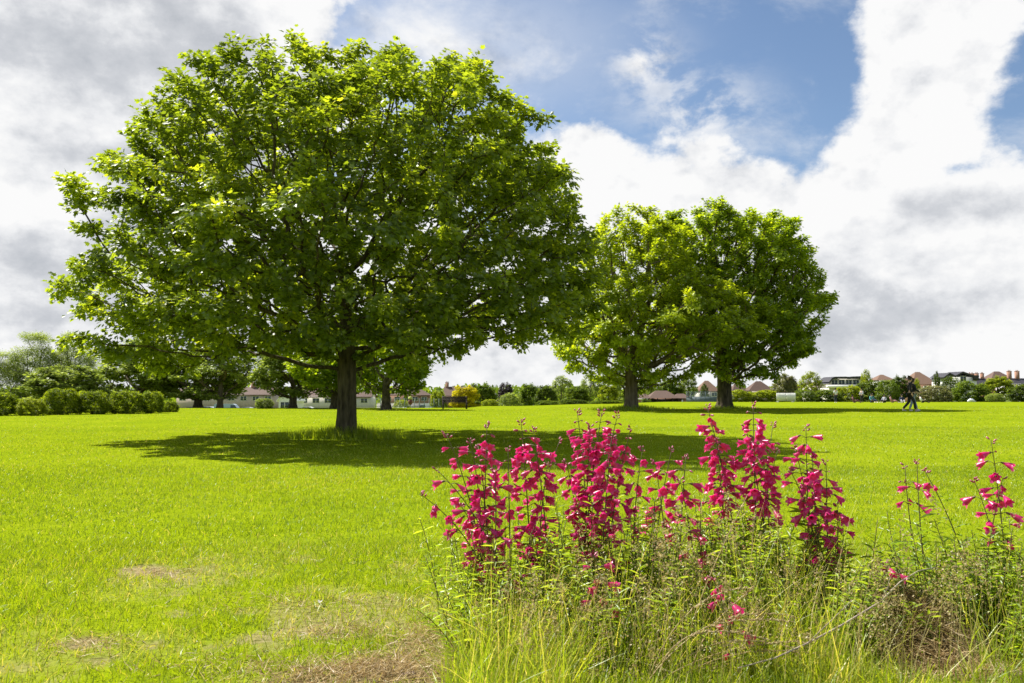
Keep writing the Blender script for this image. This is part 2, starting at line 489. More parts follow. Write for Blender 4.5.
def tree_meshes(key, rows, n_attr, step, kill, trunk_h, r_base, n_leaf, leaf, mat_leaf, mat_bark, seed,
                depth=.95, shell=.45, nscale=.6, nthr=.36, tv=OVAL_V, tf=OVAL_F, lean=(0, 0), spread=.25, expo=2.25, roots=None, thin=0.0, droop=.0, tint_lo=0., flare=.45, twig_max=4, upright=.0, clumps=None):
    rg = np.random.default_rng(seed)
    A = envelope_points(rows, n_attr, depth, None, seed, shell, nscale, nthr) if clumps is None else clump_points(rows, n_attr, depth, seed, clumps[0], clumps[1], shell)
    if roots is None:
        k = max(3, int(trunk_h / step))
        pts = [(lean[0] * t * t + .015 * math.sin(5 * t), lean[1] * t * t, trunk_h * t) for t in np.linspace(0, 1, k)]
        roots = (pts, [-1] + list(range(k - 1)))
    N, par = grow(A, roots, step, kill, 50, 90, .16, .06 + upright, seed)
    n = len(N)
    acc = np.zeros(n); cnt = np.zeros(n, int); hasch = np.zeros(n, bool)
    for i in range(n - 1, -1, -1):
        if not hasch[i]: acc[i] = 1.0
        cnt[i] += 1
        if par[i] >= 0:
            acc[par[i]] += acc[i]; cnt[par[i]] += cnt[i]; hasch[par[i]] = True
    rad = acc ** (1 / expo)
    rad *= r_base / rad[0]
    rad = np.maximum(rad, .006 * (step / .25))
    trunk = skeleton_mesh(key + '_trunk', N, par, rad, mat_bark, flare=flare, thin=thin, seed=seed)
    tw = np.nonzero((cnt <= twig_max) & (N[:, 2] > rows and N[:, 2] > min(r[0] for r in rows) - .3))[0] if False else np.nonzero((cnt <= twig_max) & (par >= 0))[0]
    dirs = unit(N[tw] - N[par[tw]])
    pick = rg.integers(0, len(tw), n_leaf)
    t = rg.random(n_leaf)[:, None]
    base = N[tw][pick] - dirs[pick] * step * t
    off = unit(rg.normal(0, 1, (n_leaf, 3)))
    off[:, 2] *= .75
    pos = base + off * (rg.random(n_leaf)[:, None] ** .6) * spread
    axis = unit(off * np.array([1, 1, .4]) + .5 * dirs[pick] + rg.normal(0, .25, (n_leaf, 3)) + np.array([0, 0, -.25 - droop]))
    zc = np.mean([r[0] for r in rows])
    cen = np.array([np.mean([(r[1] + r[2]) / 2 for r in rows]), 0, zc])
    nrm = unit(np.array([0, 0, 1.0]) + .45 * unit(pos - cen) + rg.normal(0, .38, (n_leaf, 3)))
    sz = leaf * rg.uniform(.7, 1.25, n_leaf)
    cl = vnoise(pos * 1.1 + seed * 3.3)
    tint = np.clip(tint_lo + rg.normal(.42, .19, n_leaf) + (cl - .5) * .8, 0, 1)
    crown = scatter(key + '_crown', pos, axis, nrm, sz, tv, tf, [mat_leaf], tint)
    return trunk, crown

def px_rows(rows, px0, d, base_z):
    """outline rows (py, left px, right px) -> (z, xl, xr) local to a trunk at pixel px0"""
    x0 = (px0 - 512) / F * d
    out = []
    for (py, l, r) in rows:
        z = CAMZ + (HORIZ - py) * d / F - base_z
        out.append((z, (l - 512) / F * d - x0, (r - 512) / F * d - x0))
    return out

def place_tree(name, trunk_me, crown_me, loc, label, cat='tree', group=None, rz=0., sc=(1, 1, 1), leafmat=None):
    t = thing(name, loc, label, cat, group, rz)
    t.scale = sc
    obj('trunk', trunk_me, t)
    c = obj('crown', crown_me, t)
    if leafmat is not None:
        c.material_slots[0].link = 'OBJECT'
        c.material_slots[0].material = leafmat
    return t

# --- the big maple
D0 = 17.7
X0 = (347 - 512) / F * D0
Z0 = g1(X0, D0)
rows = px_rows([(60, 312, 385), (68, 292, 432), (80, 265, 470), (98, 196, 506), (116, 156, 550), (142, 138, 582), (168, 122, 598), (202, 108, 610),
                (240, 92, 610), (285, 82, 604), (316, 82, 590), (332, 84, 572), (347, 86, 240), (366, 90, 175)], 347, D0, Z0)
tr, cr = tree_meshes('maple', rows, 9000, .22, .32, 2.5, .205, 165000, .102, M['maple'], M['bark'], 3, depth=.95, shell=.5, nscale=.75, nthr=.33,
                     tv=MAPLE_V, tf=MAPLE_F, spread=.22, expo=2.35, upright=.04, flare=.38, clumps=(250, .92))
place_tree('maple_tree', tr, cr, (X0, D0, Z0 - .02), 'big round maple nearest the camera with a thick dark trunk, tallest tree on the lawn', group=None)

# --- the two trees to the right of it
D1 = 44.0
X1 = (631 - 512) / F * D1; Z1 = g1(X1, D1)
rows = px_rows([(210, 604, 655), (219, 590, 675), (235, 580, 695), (265, 572, 705), (295, 566, 740), (315, 560, 764), (335, 556, 756), (355, 556, 725), (372, 575, 695), (380, 590, 655)], 631, D1, Z1)
tr, cr = tree_meshes('lime', rows, 3800, .36, .52, 3.2, .34, 75000, .155, M['lime_leaf'], M['bark_pale'], 12, depth=.9, shell=.4, nscale=.5, nthr=.34,
                     tv=MAPLE_V, tf=MAPLE_F, spread=.33, expo=2.3, upright=.06, thin=.012, clumps=(165, 1.2))
place_tree('park_tree', tr, cr, (X1, D1, Z1 - .02), 'yellow-green thin-crowned tree on the lawn just left of its darker twin', group='pair of trees on the right of the lawn')
D2 = 48.0
X2 = (724 - 512) / F * D2; Z2 = g1(X2, D2)
rows = px_rows([(205, 700, 760), (210, 668, 775), (222, 655, 795), (235, 650, 806), (262, 656, 812), (290, 655, 828), (315, 655, 834), (335, 660, 826), (352, 668, 815), (366, 685, 790), (374, 700, 745)], 724, D2, Z2)
tr, cr = tree_meshes('twin', rows, 4400, .36, .52, 3.1, .42, 95000, .16, M['green_leaf'], M['bark'], 23, depth=.95, shell=.45, nscale=.5, nthr=.35,
                     tv=MAPLE_V, tf=MAPLE_F, spread=.33, expo=2.3, upright=.06, thin=.012, clumps=(200, 1.2))
place_tree('park_tree', tr, cr, (X2, D2, Z2 - .02), 'dense mid green round tree with the thicker dark trunk, beside its yellow-green twin', group='pair of trees on the right of the lawn')

# --- kinds of background tree, 8 m tall; copies below
def rows_dome(h, zb, w, sk=0.0, top=.25):
    return [(zb, -w * .55, w * .5), (zb + (h - zb) * .15, -w * .9, w * .85), (zb + (h - zb) * .4, -w + sk, w + sk), (zb + (h - zb) * .7, -w * .8 + sk, w * .78 + sk),
            (zb + (h - zb) * .9, -w * .5 + sk, w * .45 + sk), (h, -w * top + sk, w * top + sk)]
KT = {}
KT['broad'] = tree_meshes('broad', rows_dome(8, 1.0, 3.6), 1200, .38, .55, 1.9, .30, 15000, .27, M['far_green'], M['bark'], 31, nscale=.5, nthr=.36, spread=.42, thin=.012)
KT['loose'] = tree_meshes('loose', rows_dome(8, 1.0, 3.0, .3), 800, .38, .55, 1.7, .22, 5200, .27, M['far_pale'], M['bark_pale'], 37, nscale=.55, nthr=.44, spread=.42, thin=.012, shell=.3)
KT['full'] = tree_meshes('full', rows_dome(8, .5, 3.1, -.2), 1000, .38, .55, 1.2, .24, 12000, .28, M['far_green'], M['bark'], 41, nscale=.5, nthr=.38, spread=.45, thin=.012)
KT['tall'] = tree_meshes('tall', rows_dome(8, .8, 2.1, .1, .12), 800, .38, .55, 1.8, .2, 5600, .27, M['far_green'], M['bark'], 43, nscale=.6, nthr=.40, spread=.4, thin=.012, upright=.15)
KT['wispy'] = tree_meshes('wispy', rows_dome(8, .6, 3.0, .0, .5), 1100, .38, .5, 1.0, .14, 22000, .26, M['far_pale'], M['bark_pale'], 47, nscale=.7, nthr=.38, spread=.55, thin=.02, shell=.2,
                          tv=LANCE_V, tf=LANCE_F, upright=.3)
def bush_kind(key, seed, mat, w=1.25, n=6500, leaf=.13, nthr=.3, h=2.0, tv=OVAL_V, tf=OVAL_F, boxy=0):
    rts = ([(0, 0, 0), (.05, 0, .12), (0, 0, .05), (-.25, .1, .3), (.3, -.1, .3), (0, .3, .3), (0, -.3, .3)], [-1, 0, 0, 2, 2, 2, 2])
    rws = [(.05, -w * .85, w * .85), (h * .3, -w, w), (h * .65, -w * (.93 + .05 * boxy), w * (.93 + .05 * boxy)), (h * .88, -w * (.7 + .24 * boxy), w * (.7 + .24 * boxy)), (h, -w * (.35 + .4 * boxy), w * (.35 + .4 * boxy))]
    return tree_meshes(key, rws, 1100, .15, .2, .3, .05, n, leaf, mat, M['bark'], seed, shell=.55, nscale=1.3, nthr=nthr, spread=.17, roots=rts, flare=0, thin=.004, tv=tv, tf=tf)
KT['bush'] = bush_kind('bush', 51, M['far_green'])
KT['bush2'] = bush_kind('bush_ragged', 53, M['far_green'], w=1.4, n=5200, nthr=.4)
KT['clipped'] = bush_kind('clipped', 57, M['hedge_leaf'], w=1.3, n=15000, leaf=.085, nthr=.3, boxy=.55)

LAB = set()
def far_tree(kind, pxl, pxr, top, d, mat, label, cat='tree', name=None, group=None, base=None, h0=8.0, w0=None):
    cx = ((pxl + pxr) / 2 - 512) / F * d
    zb = g1(cx, d) - .03 if base is None else base
    h = CAMZ + (HORIZ - top) * d / F - zb
    w = (pxr - pxl) / F * d
    wk = {'broad': 7.6, 'loose': 6.6, 'full': 6.6, 'tall': 4.6, 'wispy': 6.4, 'bush': 2.7, 'bush2': 3.0, 'clipped': 2.75}[kind]
    if kind in ('bush', 'bush2', 'clipped'): h0 = 2.08
    s = w / wk
    rz = random.uniform(0, 6.28)
    t = place_tree(name or ('bush' if h0 < 3 else 'tree'), KT[kind][0], KT[kind][1], (cx, d, zb), label, cat, group, rz, (s, s, h / h0), M[mat] if mat else None)
    assert label not in LAB, label
    LAB.add(label)
    return t

G1 = 'trees behind the big maple'
far_tree('broad', 335, 438, 300, 57, 'green_leaf', 'spreading tree behind and right of the big maple trunk, with a forked dark trunk', group=G1)
far_tree('broad', 285, 385, 320, 63, 'green_leaf', 'tree whose broad trunk stands just left of the big maple trunk', group=G1)
far_tree('broad', 250, 338, 330, 66, 'far_pale', 'tree with a slim dark trunk beside the white gabled house', group=G1)
far_tree('loose', 180, 262, 335, 68, 'far_pale', 'pale leafy tree, the right one of two close trunks beside the parked vehicles', group=G1)
far_tree('broad', 150, 248, 345, 70, 'far_pale', 'tree with the left one of two close trunks beside the parked vehicles', group=G1)
far_tree('broad', 90, 190, 338, 72, 'far_pale', 'shady green tree standing behind the right end of the clipped hedge', group=G1)
G2 = 'feathery grey-green trees behind the clipped hedge'
far_tree('wispy', -40, 30, 352, 62, 'far_pale', 'feathery grey-green tree at the left edge behind the hedge', group=G2)
far_tree('wispy', 5, 62, 334, 64, 'far_pale', 'tallest feathery grey-green tree behind the hedge', group=G2)
far_tree('wispy', 48, 98, 334, 66, 'far_pale', 'feathery grey-green tree touching the left side of the big maple crown', group=G2)
far_tree('full', 20, 110, 362, 60, 'far_pale', 'dull green dense tree low behind the middle of the hedge', group=G2)

G3 = 'row of clipped shrubs on the left'
def clip(l, r, top, base, lab, mat='hedge_leaf', kind='clipped', nm='hedge_shrub'):
    d = CAMZ * F / (base - HORIZ)
    return far_tree(kind, l, r, top, d, mat, lab, 'shrub', nm, G3)
clip(-22, 20, 391, 415.5, 'rounded shrub cut off by the left edge of the view')
clip(18, 48, 398, 415.5, 'small low shrub with yellowish top between two taller shrubs', 'far_lime')
clip(42, 80, 387.5, 414.5, 'tallest clipped shrub of the hedge row with square shoulders')
clip(74, 114, 390, 414, 'clipped shrub second in the joined part of the hedge')
clip(108, 148, 390, 413.5, 'clipped shrub third in the joined part of the hedge')
clip(140, 166, 390.5, 413, 'narrow clipped shrub ending the joined part of the hedge')
clip(156, 181, 400.5, 412, 'lowest round shrub standing alone right of the hedge row')
far_tree('clipped', 255, 275, 398, 62, 'far_pale', 'pale round bush between the parked vehicles and the white gabled house', 'bush')
far_tree('bush2', 392, 412, 399, 120, 'far_lime', 'small light green bush in front of the brown roofed houses', 'bush')

G4 = 'trees along the far side of the field'
for a in [('full', 428, 448, 388, 110, 'far_lime', 'small fresh green round tree left of the golden tree'),
          ('full', 450, 484, 383, 95, 'far_gold', 'golden yellow round tree behind the bench'),
          ('full', 466, 502, 380, 130, 'far_green', 'mid green tree just right of the golden tree'),
          ('full', 496, 516, 379.5, 140, 'far_copper', 'dark purple copper leaved tree'),
          ('bush2', 497, 524, 392, 110, 'far_pale', 'low grey-green shrub below the purple tree'),
          ('full', 516, 546, 381, 150, 'far_green', 'round green tree right of the purple tree'),
          ('full', 534, 560, 383, 130, 'far_dark', 'darker green tree in the gap under the maple branches'),
          ('loose', 545, 578, 375, 140, 'far_pale', 'pale airy tree, the taller left one of two pale trees'),
          ('full', 562, 592, 384, 120, 'far_green', 'low mid green tree between two tall pale trees'),
          ('loose', 574, 606, 373, 145, 'far_pale', 'pale airy tree, the taller right one of two pale trees'),
          ('tall', 597, 620, 383, 105, 'far_lime', 'bright lime green tree left of the yellow-green park tree trunk'),
          ('full', 608, 640, 369, 170, 'far_pale', 'tall grey-green tree behind the yellow-green park tree trunk'),
          ('loose', 636, 664, 372, 230, 'far_pale', 'tall grey-green tree rising behind the pavilion roof'),
          ('full', 655, 682, 376, 235, 'far_green', 'green tree rising over the right half of the pavilion'),
          ('tall', 678, 698, 371, 235, 'far_pale', 'narrow grey-green tree between pavilion and orange hipped roof'),
          ('tall', 699, 709, 383, 190, 'far_dark', 'small dark conifer in front of the orange hipped roof'),
          ('full', 770, 800, 371, 150, 'far_olive', 'brownish thin tree behind the white sight screen'),
          ('loose', 796, 826, 371, 118, 'far_lime', 'yellow-green young tree right of the white sight screen'),
          ('loose', 859, 874, 369, 170, 'far_lime', 'light green tree top beyond the dark glazed building'),
          ('tall', 932, 941, 370.5, 150, 'far_dark', 'narrow dark conifer beside the brown gable roof'),
          ('full', 980, 1014, 374, 122, 'far_lime', 'lime green round tree at the right between the chimneys'),
          ('full', 888, 908, 373, 125, 'far_dark', 'dark green tree behind the walking couple')]:
    far_tree(*a, group=G4)
G5 = 'bushes along the far right edge of the field'
for a in [('bush', 728, 752, 389, 114, 'far_lime', 'light green bush right of the thick park tree trunk'),
          ('bush', 746, 780, 389.5, 115, 'far_lime', 'light green bush touching the left side of the white sight screen'),
          ('bush2', 792, 816, 389, 113, 'far_green', 'green bush touching the right side of the white sight screen'),
          ('bush', 812, 842, 389, 115, 'far_green', 'low green bush behind the standing person in the white shirt'),
          ('bush', 834, 862, 384.5, 116, 'far_lime', 'bright lime bush in front of the dark glazed building'),
          ('bush', 854, 884, 380, 119, 'far_dark', 'dark bush behind the person in teal'),
          ('bush2', 874, 900, 379, 116, 'far_green', 'green bush left of the walking couple'),
          ('bush', 911, 920, 377.5, 122, 'far_lime', 'yellowish bush peeping out behind the walking couple'),
          ('bush2', 912, 952, 385, 112, 'far_olive', 'olive grey feathery bush right of the walking couple'),
          ('bush2', 938, 962, 376, 120, 'far_dark', 'dark green bush below the two black gables'),
          ('bush', 952, 988, 380, 116, 'far_green', 'mid green bush below the brick chimneys'),
          ('bush2', 984, 1004, 393, 110, 'far_pale', 'low pale bush at the foot of the lime green round tree'),
          ('bush', 1006, 1040, 383, 114, 'far_dark', 'dark bush cut off by the right edge of the view'),
          ('bush', 640, 652, 398, 160, 'far_dark', 'small dark bush left of the pavilion'),
          ('bush2', 480, 500, 399, 90, 'far_lime', 'low light green bush right of the bench'),
          ('bush', 535, 560, 400, 100, 'far_green', 'low green bush at the foot of the round green trees'),
          ('bush2', 556, 590, 399, 100, 'far_dark', 'low dark bush at the foot of the pale airy trees'),
          ('bush', 588, 625, 400, 98, 'far_green', 'low green bush left of the yellow-green park tree trunk')]:
    far_tree(*a[:7], cat='bush', group=G5)



# ------------------------------------------------------------------ ground sheet
def geo(a, b, first, k):
    out = [a]; s = first
    while out[-1] < b:
        out.append(out[-1] + s); s *= k
    return out
xs_p = list(np.arange(0, 5.0, .05)) + geo(5.0, 2500, .06, 1.09)
xs = np.array([-x for x in xs_p[:0:-1]] + xs_p)
ys = np.array([-x for x in geo(0, 60, .4, 1.25)[:0:-1]] + list(np.arange(0, 9.0, .05)) + geo(9.0, 4000, .06, 1.045))
GX, GY = np.meshgrid(xs, ys)
fx, fy = GX.ravel(), GY.ravel()
nearm = (np.abs(fx) < 8) & (fy < 12) & (fy > 1)
bm_ = np.zeros_like(fx); bm_[nearm] = bare(fx[nearm], fy[nearm])
fz = gz(fx, fy) - .012 * bm_
fz[nearm] += .012 * (noise2(fx[nearm], fy[nearm], 6.0, 2.0, 2) - .5)
nx, ny = len(xs), len(ys)
ii = (np.arange(ny - 1)[:, None] * nx + np.arange(nx - 1)[None]).ravel()
loops = np.stack([ii, ii + 1, ii + nx + 1, ii + nx], 1).ravel()

def ground_mat():
    m, nt = new_mat('lawn_ground')
    p = nd(nt, 'ShaderNodeBsdfDiffuse')
    geo_ = nd(nt, 'ShaderNodeNewGeometry')
    def nz(scale, detail=5, stretch=(1, 1, 1), rough=.6):
        mp = nd(nt, 'ShaderNodeMapping'); mp.inputs['Scale'].default_value = stretch
        nt.links.new(geo_.outputs['Position'], mp.inputs[0])
        n = nd(nt, 'ShaderNodeTexNoise'); n.inputs['Scale'].default_value = scale; n.inputs['Detail'].default_value = detail; n.inputs['Roughness'].default_value = rough
        nt.links.new(mp.outputs[0], n.inputs['Vector'])
        return n.outputs[0]
    def mix(f, a, b, bt='MIX'):
        x = nd(nt, 'ShaderNodeMix', data_type='RGBA', blend_type=bt)
        for s, v in ((x.inputs[0], f), (x.inputs[6], a), (x.inputs[7], b)):
            if isinstance(v, bpy.types.NodeSocket): nt.links.new(v, s)
            else: s.default_value = v if isinstance(v, float) else rgba(v)
        return x.outputs[2]
    g1_ = ramp(nt, nz(.35, 6), [(.3, (.145, .205, .007)), (.5, (.18, .232, .007)), (.72, (.21, .255, .011))])
    g2_ = ramp(nt, nz(9, 6, (1, .8, 1)), [(.28, (.72, .78, .75)), (.5, (1, 1, 1)), (.75, (1.2, 1.15, 1.2))])
    g3_ = ramp(nt, nz(1.6, 4, (1, .5, 1)), [(.3, (.92, .94, .95)), (.55, (1, 1, 1)), (.75, (1.14, 1.06, 1.3))])
    lawn = mix(1.0, mix(1.0, g1_, g2_, 'MULTIPLY'), g3_, 'MULTIPLY')
    soil = ramp(nt, nz(30, 8), [(.25, (.075, .052, .032)), (.5, (.22, .165, .10)), (.7, (.36, .285, .19)), (.85, (.46, .39, .28))])
    a = nd(nt, 'ShaderNodeAttribute', attribute_name='bare')
    nt.links.new(mix(a.outputs['Fac'], lawn, soil), p.inputs[0])
    b = nd(nt, 'ShaderNodeBump'); b.inputs['Distance'].default_value = .02; b.inputs['Strength'].default_value = .8
    nt.links.new(nz(28, 8), b.inputs['Height']); nt.links.new(b.outputs[0], p.inputs['Normal'])
    o = nd(nt, 'ShaderNodeOutputMaterial'); nt.links.new(p.outputs[0], o.inputs[0])
    return m
me = np_mesh('ground', np.stack([fx, fy, fz], 1), loops=loops, counts=np.full(len(ii), 4, np.int32), mats=[ground_mat()], smooth=True, extra={'bare': bm_})
tag(obj('ground', me), 'wide mown lawn with dry bare patches', None, None, 'structure')

# ------------------------------------------------------------------ lawn blades
def blades(n, d0, d1, length, width, seed, margin=1.2, keepbare=.12, hmul=None):
    rg = np.random.default_rng(seed)
    y = np.sqrt(rg.uniform(d0 ** 2, d1 ** 2, n))
    x = rg.uniform(-1, 1, n) * (y * .66 + margin)
    b = bare(x, y) if d0 < 11 else np.zeros(n)
    dens = noise2(x, y, 1.3, 21.0, 3)
    keep = rg.random(n) < np.clip(1 - b * 1.15, keepbare, 1) * np.clip(.6 + 1.0 * (dens - .2), .4, 1)
    x, y, b, dens = x[keep], y[keep], b[keep], dens[keep]
    n = len(x)
    L = length * rg.uniform(.45, 1.35, n) * (1 - .45 * b) * (.7 + .6 * dens)
    az = rg.uniform(0, 2 * np.pi, n); ti = np.abs(rg.normal(.55, .32, n))
    ax = np.stack([np.cos(az) * np.sin(ti), np.sin(az) * np.sin(ti), np.cos(ti)], 1)
    nr = unit(np.cross(ax, unit(rg.normal(0, 1, (n, 3)))))
    pos = np.stack([x, y, gz(x, y) - .006], 1)
    big = noise2(x, y, .45, 3.0, 3)
    tint = np.clip(rg.normal(.42, .16, n) + (big - .5) * .4 + .55 * b * rg.random(n), 0, 1)
    dry = rg.random(n) < .045 + .45 * b + .12 * sstep(.55, .75, big)
    tint[dry] = rg.uniform(.86, 1, dry.sum())
    return pos, ax, nr, L, tint, width * rg.uniform(.6, 1.4, n) / L, rg.uniform(-.7, -.1, n)

parts = [blades(170000, 1.7, 5, .045, .0034, 1), blades(220000, 5, 10.5, .036, .005, 2, 1.5), blades(190000, 10.5, 24, .032, .008, 3, 2), blades(90000, 24, 60, .034, .02, 4, 3)]
# longer unmown grass round the tree trunks
def ring(cx, cy, r0, r1, n, length, width, seed):
    rg = np.random.default_rng(seed)
    a = rg.uniform(0, 2 * np.pi, n); r = r0 + (r1 - r0) * rg.random(n) ** 1.5
    x, y = cx + r * np.cos(a) * 1.35, cy + r * np.sin(a)
    L = length * rg.uniform(.4, 1.3, n) * (1.15 - .6 * (r - r0) / (r1 - r0))
    az = rg.uniform(0, 2 * np.pi, n); ti = np.abs(rg.normal(.25, .2, n))
    ax = np.stack([np.cos(az) * np.sin(ti), np.sin(az) * np.sin(ti), np.cos(ti)], 1)
    nr = unit(np.cross(ax, unit(rg.normal(0, 1, (n, 3)))))
    return np.stack([x, y, gz(x, y) - .01], 1), ax, nr, L, np.clip(rg.normal(.4, .2, n), 0, 1), width / L, rg.uniform(-.5, 0, n)
parts += [ring(X0, D0, .22, 1.25, 2600, .26, .011, 5), ring(X1, D1, .3, 1.9, 1500, .26, .03, 6), ring(X2, D2, .4, 1.6, 900, .2, .03, 7)]
cat_ = [np.concatenate([p[i] for p in parts]) for i in range(7)]
me = scatter('lawn_grass', cat_[0], cat_[1], cat_[2], cat_[3], BLADE_V, BLADE_F, [M['grass']], cat_[4], sx=cat_[5], bend=cat_[6])
tag(obj('lawn_grass', me), 'short bright yellow-green lawn grass with dry blades', None, None, 'stuff')

# ------------------------------------------------------------------ sky: procedural clouds over a physical sky
SUN_AZ, SUN_EL = R(-56), R(52)
world = bpy.data.worlds.new("World"); scene.world = world
world.use_nodes = True
wt = world.node_tree; wt.nodes.clear()
def W(op, a, b=None, c=None, clamp=False):
    n = nd(wt, 'ShaderNodeMath', operation=op, use_clamp=clamp)
    for i, v in enumerate((a, b, c)):
        if v is None: continue
        if isinstance(v, bpy.types.NodeSocket): wt.links.new(v, n.inputs[i])
        else: n.inputs[i].default_value = v
    return n.outputs[0]
def wsm(a, b, x):
    n = nd(wt, 'ShaderNodeMapRange', interpolation_type='SMOOTHSTEP')
    wt.links.new(x, n.inputs[0]); n.inputs[1].default_value = a; n.inputs[2].default_value = b
    return n.outputs[0]
tc = nd(wt, 'ShaderNodeTexCoord')
sx_ = nd(wt, 'ShaderNodeSeparateXYZ'); wt.links.new(tc.outputs['Generated'], sx_.inputs[0])
DX, DY, DZ = sx_.outputs
AZ = W('ARCTAN2', DX, DY)
EL = W('ARCSINE', DZ)
def azel(px, py):
    v = at(px, py, 10.0) - Vector((0, 0, CAMZ)); v.normalize()
    return math.atan2(v.x, v.y), math.asin(v.z)
def blob(px, py, wx, wy, rot=0.0):
    a0, e0 = azel(px, py)
    sa = wx / F * .9; se = wy / F * .9
    da, de = W('SUBTRACT', AZ, a0), W('SUBTRACT', EL, e0)
    c, s = math.cos(R(rot)), math.sin(R(rot))
    u = W('ADD', W('MULTIPLY', da, c / sa), W('MULTIPLY', de, s / sa))
    v = W('ADD', W('MULTIPLY', da, -s / se), W('MULTIPLY', de, c / se))
    q = W('ADD', W('MULTIPLY', u, u), W('MULTIPLY', v, v))
    return W('POWER', 2.718, W('MULTIPLY', q, -1.0))
def wsum(items):
    out = None
    for amp, sock in items:
        t = W('MULTIPLY', sock, amp)
        out = t if out is None else W('ADD', out, t)
    return out
def wnoise(scale, detail, rough, seed, sz=1.5, dist=0.0, da=0.0, de=0.0):
    cb = nd(wt, 'ShaderNodeCombineXYZ')
    wt.links.new(W('ADD', AZ, da), cb.inputs[0]); wt.links.new(W('MULTIPLY', W('ADD', EL, de), sz), cb.inputs[1]); cb.inputs[2].default_value = seed
    n = nd(wt, 'ShaderNodeTexNoise'); n.inputs['Scale'].default_value = scale; n.inputs['Detail'].default_value = detail
    n.inputs['Roughness'].default_value = rough; n.inputs['Distortion'].default_value = dist
    wt.links.new(cb.outputs[0], n.inputs['Vector'])
    return n.outputs[0]
def cumulus(da, de):
    return wsum([(1.0, wnoise(6.5, 10, .56, 2.3, 1.35, .0, da, de)), (.48, wnoise(19, 9, .62, 7.7, 1.3, .0, da, de))])
c0 = cumulus(0, 0)
c1 = cumulus(-.020, .038)
n2 = wnoise(14, 8, .6, 7.7, 1.6, .2)
n3 = wnoise(3.2, 6, .55, 4.1, 2.4, .1)
bias = wsum([(.42, blob(90, 150, 250, 300)), (.40, blob(60, 330, 400, 120)), (.26, blob(230, 40, 80, 90)),
             (-.30, blob(720, 30, 150, 100)), (-.30, blob(555, 85, 120, 60)), (-.24, blob(795, 110, 65, 80)), (-.20, blob(400, 30, 100, 50)),
             (.36, blob(640, 190, 130, 55)), (.30, blob(585, 150, 40, 50)), (.34, blob(905, 130, 85, 190, -22)), (.22, blob(905, 20, 48, 60)),
             (-.20, blob(1030, 100, 30, 60)), (.0, blob(960, 60, 50, 120)), (-.24, blob(945, 168, 34, 14)), (-.22, blob(915, 243, 60, 9)),
             (.16, blob(705, 120, 50, 30)), (-.12, blob(650, 110, 60, 30)), (.30, blob(860, 270, 170, 70)), (.34, blob(760, 350, 400, 60)), (.25, blob(500, 340, 300, 80)),
             (.30, blob(1000, 215, 60, 30)), (.2, blob(770, 190, 60, 40))])
dens = W('ADD', c0, bias)
cover = wsm(.70, .90, dens)
# thin cirrus veil
ci = W('MULTIPLY', W('ADD', wsm(.42, .72, wnoise(4.6, 9, .64, 9.2, 1.9, .35)), W('ADD', W('MULTIPLY', blob(430, 40, 140, 60), .8), W('ADD', W('MULTIPLY', blob(560, 50, 120, 70), .3), W('MULTIPLY', W('ADD', blob(700, 112, 55, 32), blob(645, 62, 36, 30)), W('MULTIPLY', wsm(.40, .62, n2), 1.7))))), .55)
cover2 = W('MAXIMUM', cover, ci)
# self-shading of the cloud bodies (denser cloud towards the sun = darker) and the large grey undersides
relief = W('SUBTRACT', c1, c0)
grey = wsum([(.5, blob(215, 85, 100, 90)), (.40, blob(40, 62, 80, 36)), (.28, blob(170, 210, 130, 100)), (.14, blob(20, 255, 60, 50)), (.42, blob(880, 262, 110, 22)), (.28, blob(1000, 208, 60, 14)), (.2, blob(700, 208, 60, 18)),
             (.16, blob(930, 318, 160, 18)), (.18, blob(880, 110, 30, 60)), (.14, blob(970, 60, 30, 60)), (.22, blob(770, 262, 90, 22)), (-.3, blob(30, 185, 60, 50)), (-.3, blob(272, 40, 30, 60)), (.2, blob(0, 330, 120, 30)), (-.2, blob(60, 300, 80, 20)), (-.2, blob(930, 100, 90, 120)), (-.25, blob(630, 170, 90, 50))])
gfac = wsum([(.34, wsm(.35, .72, n3)), (1.0, grey), (1.9, relief), (.28, W('SUBTRACT', n2, .5)), (.2, wsm(.84, 1.34, dens))])
gfac = W('SUBTRACT', gfac, .15, clamp=True)
ccol = ramp(wt, gfac, [(0, (1.0, 1.0, 1.0)), (.22, (.88, .89, .91)), (.5, (.66, .68, .72)), (1, (.45, .48, .53))])
CLOUD_K = .445
cm = nd(wt, 'ShaderNodeMix', data_type='RGBA', blend_type='MULTIPLY'); cm.inputs[0].default_value = 1
wt.links.new(ccol, cm.inputs[6]); cm.inputs[7].default_value = (CLOUD_K / .06,) * 3 + (1,)
sky = nd(wt, 'ShaderNodeTexSky', sky_type='NISHITA'); sky.sun_disc = False
sky.sun_elevation = SUN_EL; sky.sun_rotation = SUN_AZ % (2 * math.pi)
sky.air_density = 1.0; sky.dust_density = .3; sky.ozone_density = 2.0
hs = nd(wt, 'ShaderNodeMix', data_type='RGBA', blend_type='MIX')
wt.links.new(cover2, hs.inputs[0]); wt.links.new(sky.outputs[0], hs.inputs[6]); wt.links.new(cm.outputs[2], hs.inputs[7])
bg = nd(wt, 'ShaderNodeBackground'); bg.inputs[1].default_value = .06
wt.links.new(hs.outputs[2], bg.inputs[0])
wo = nd(wt, 'ShaderNodeOutputWorld'); wt.links.new(bg.outputs[0], wo.inputs[0])

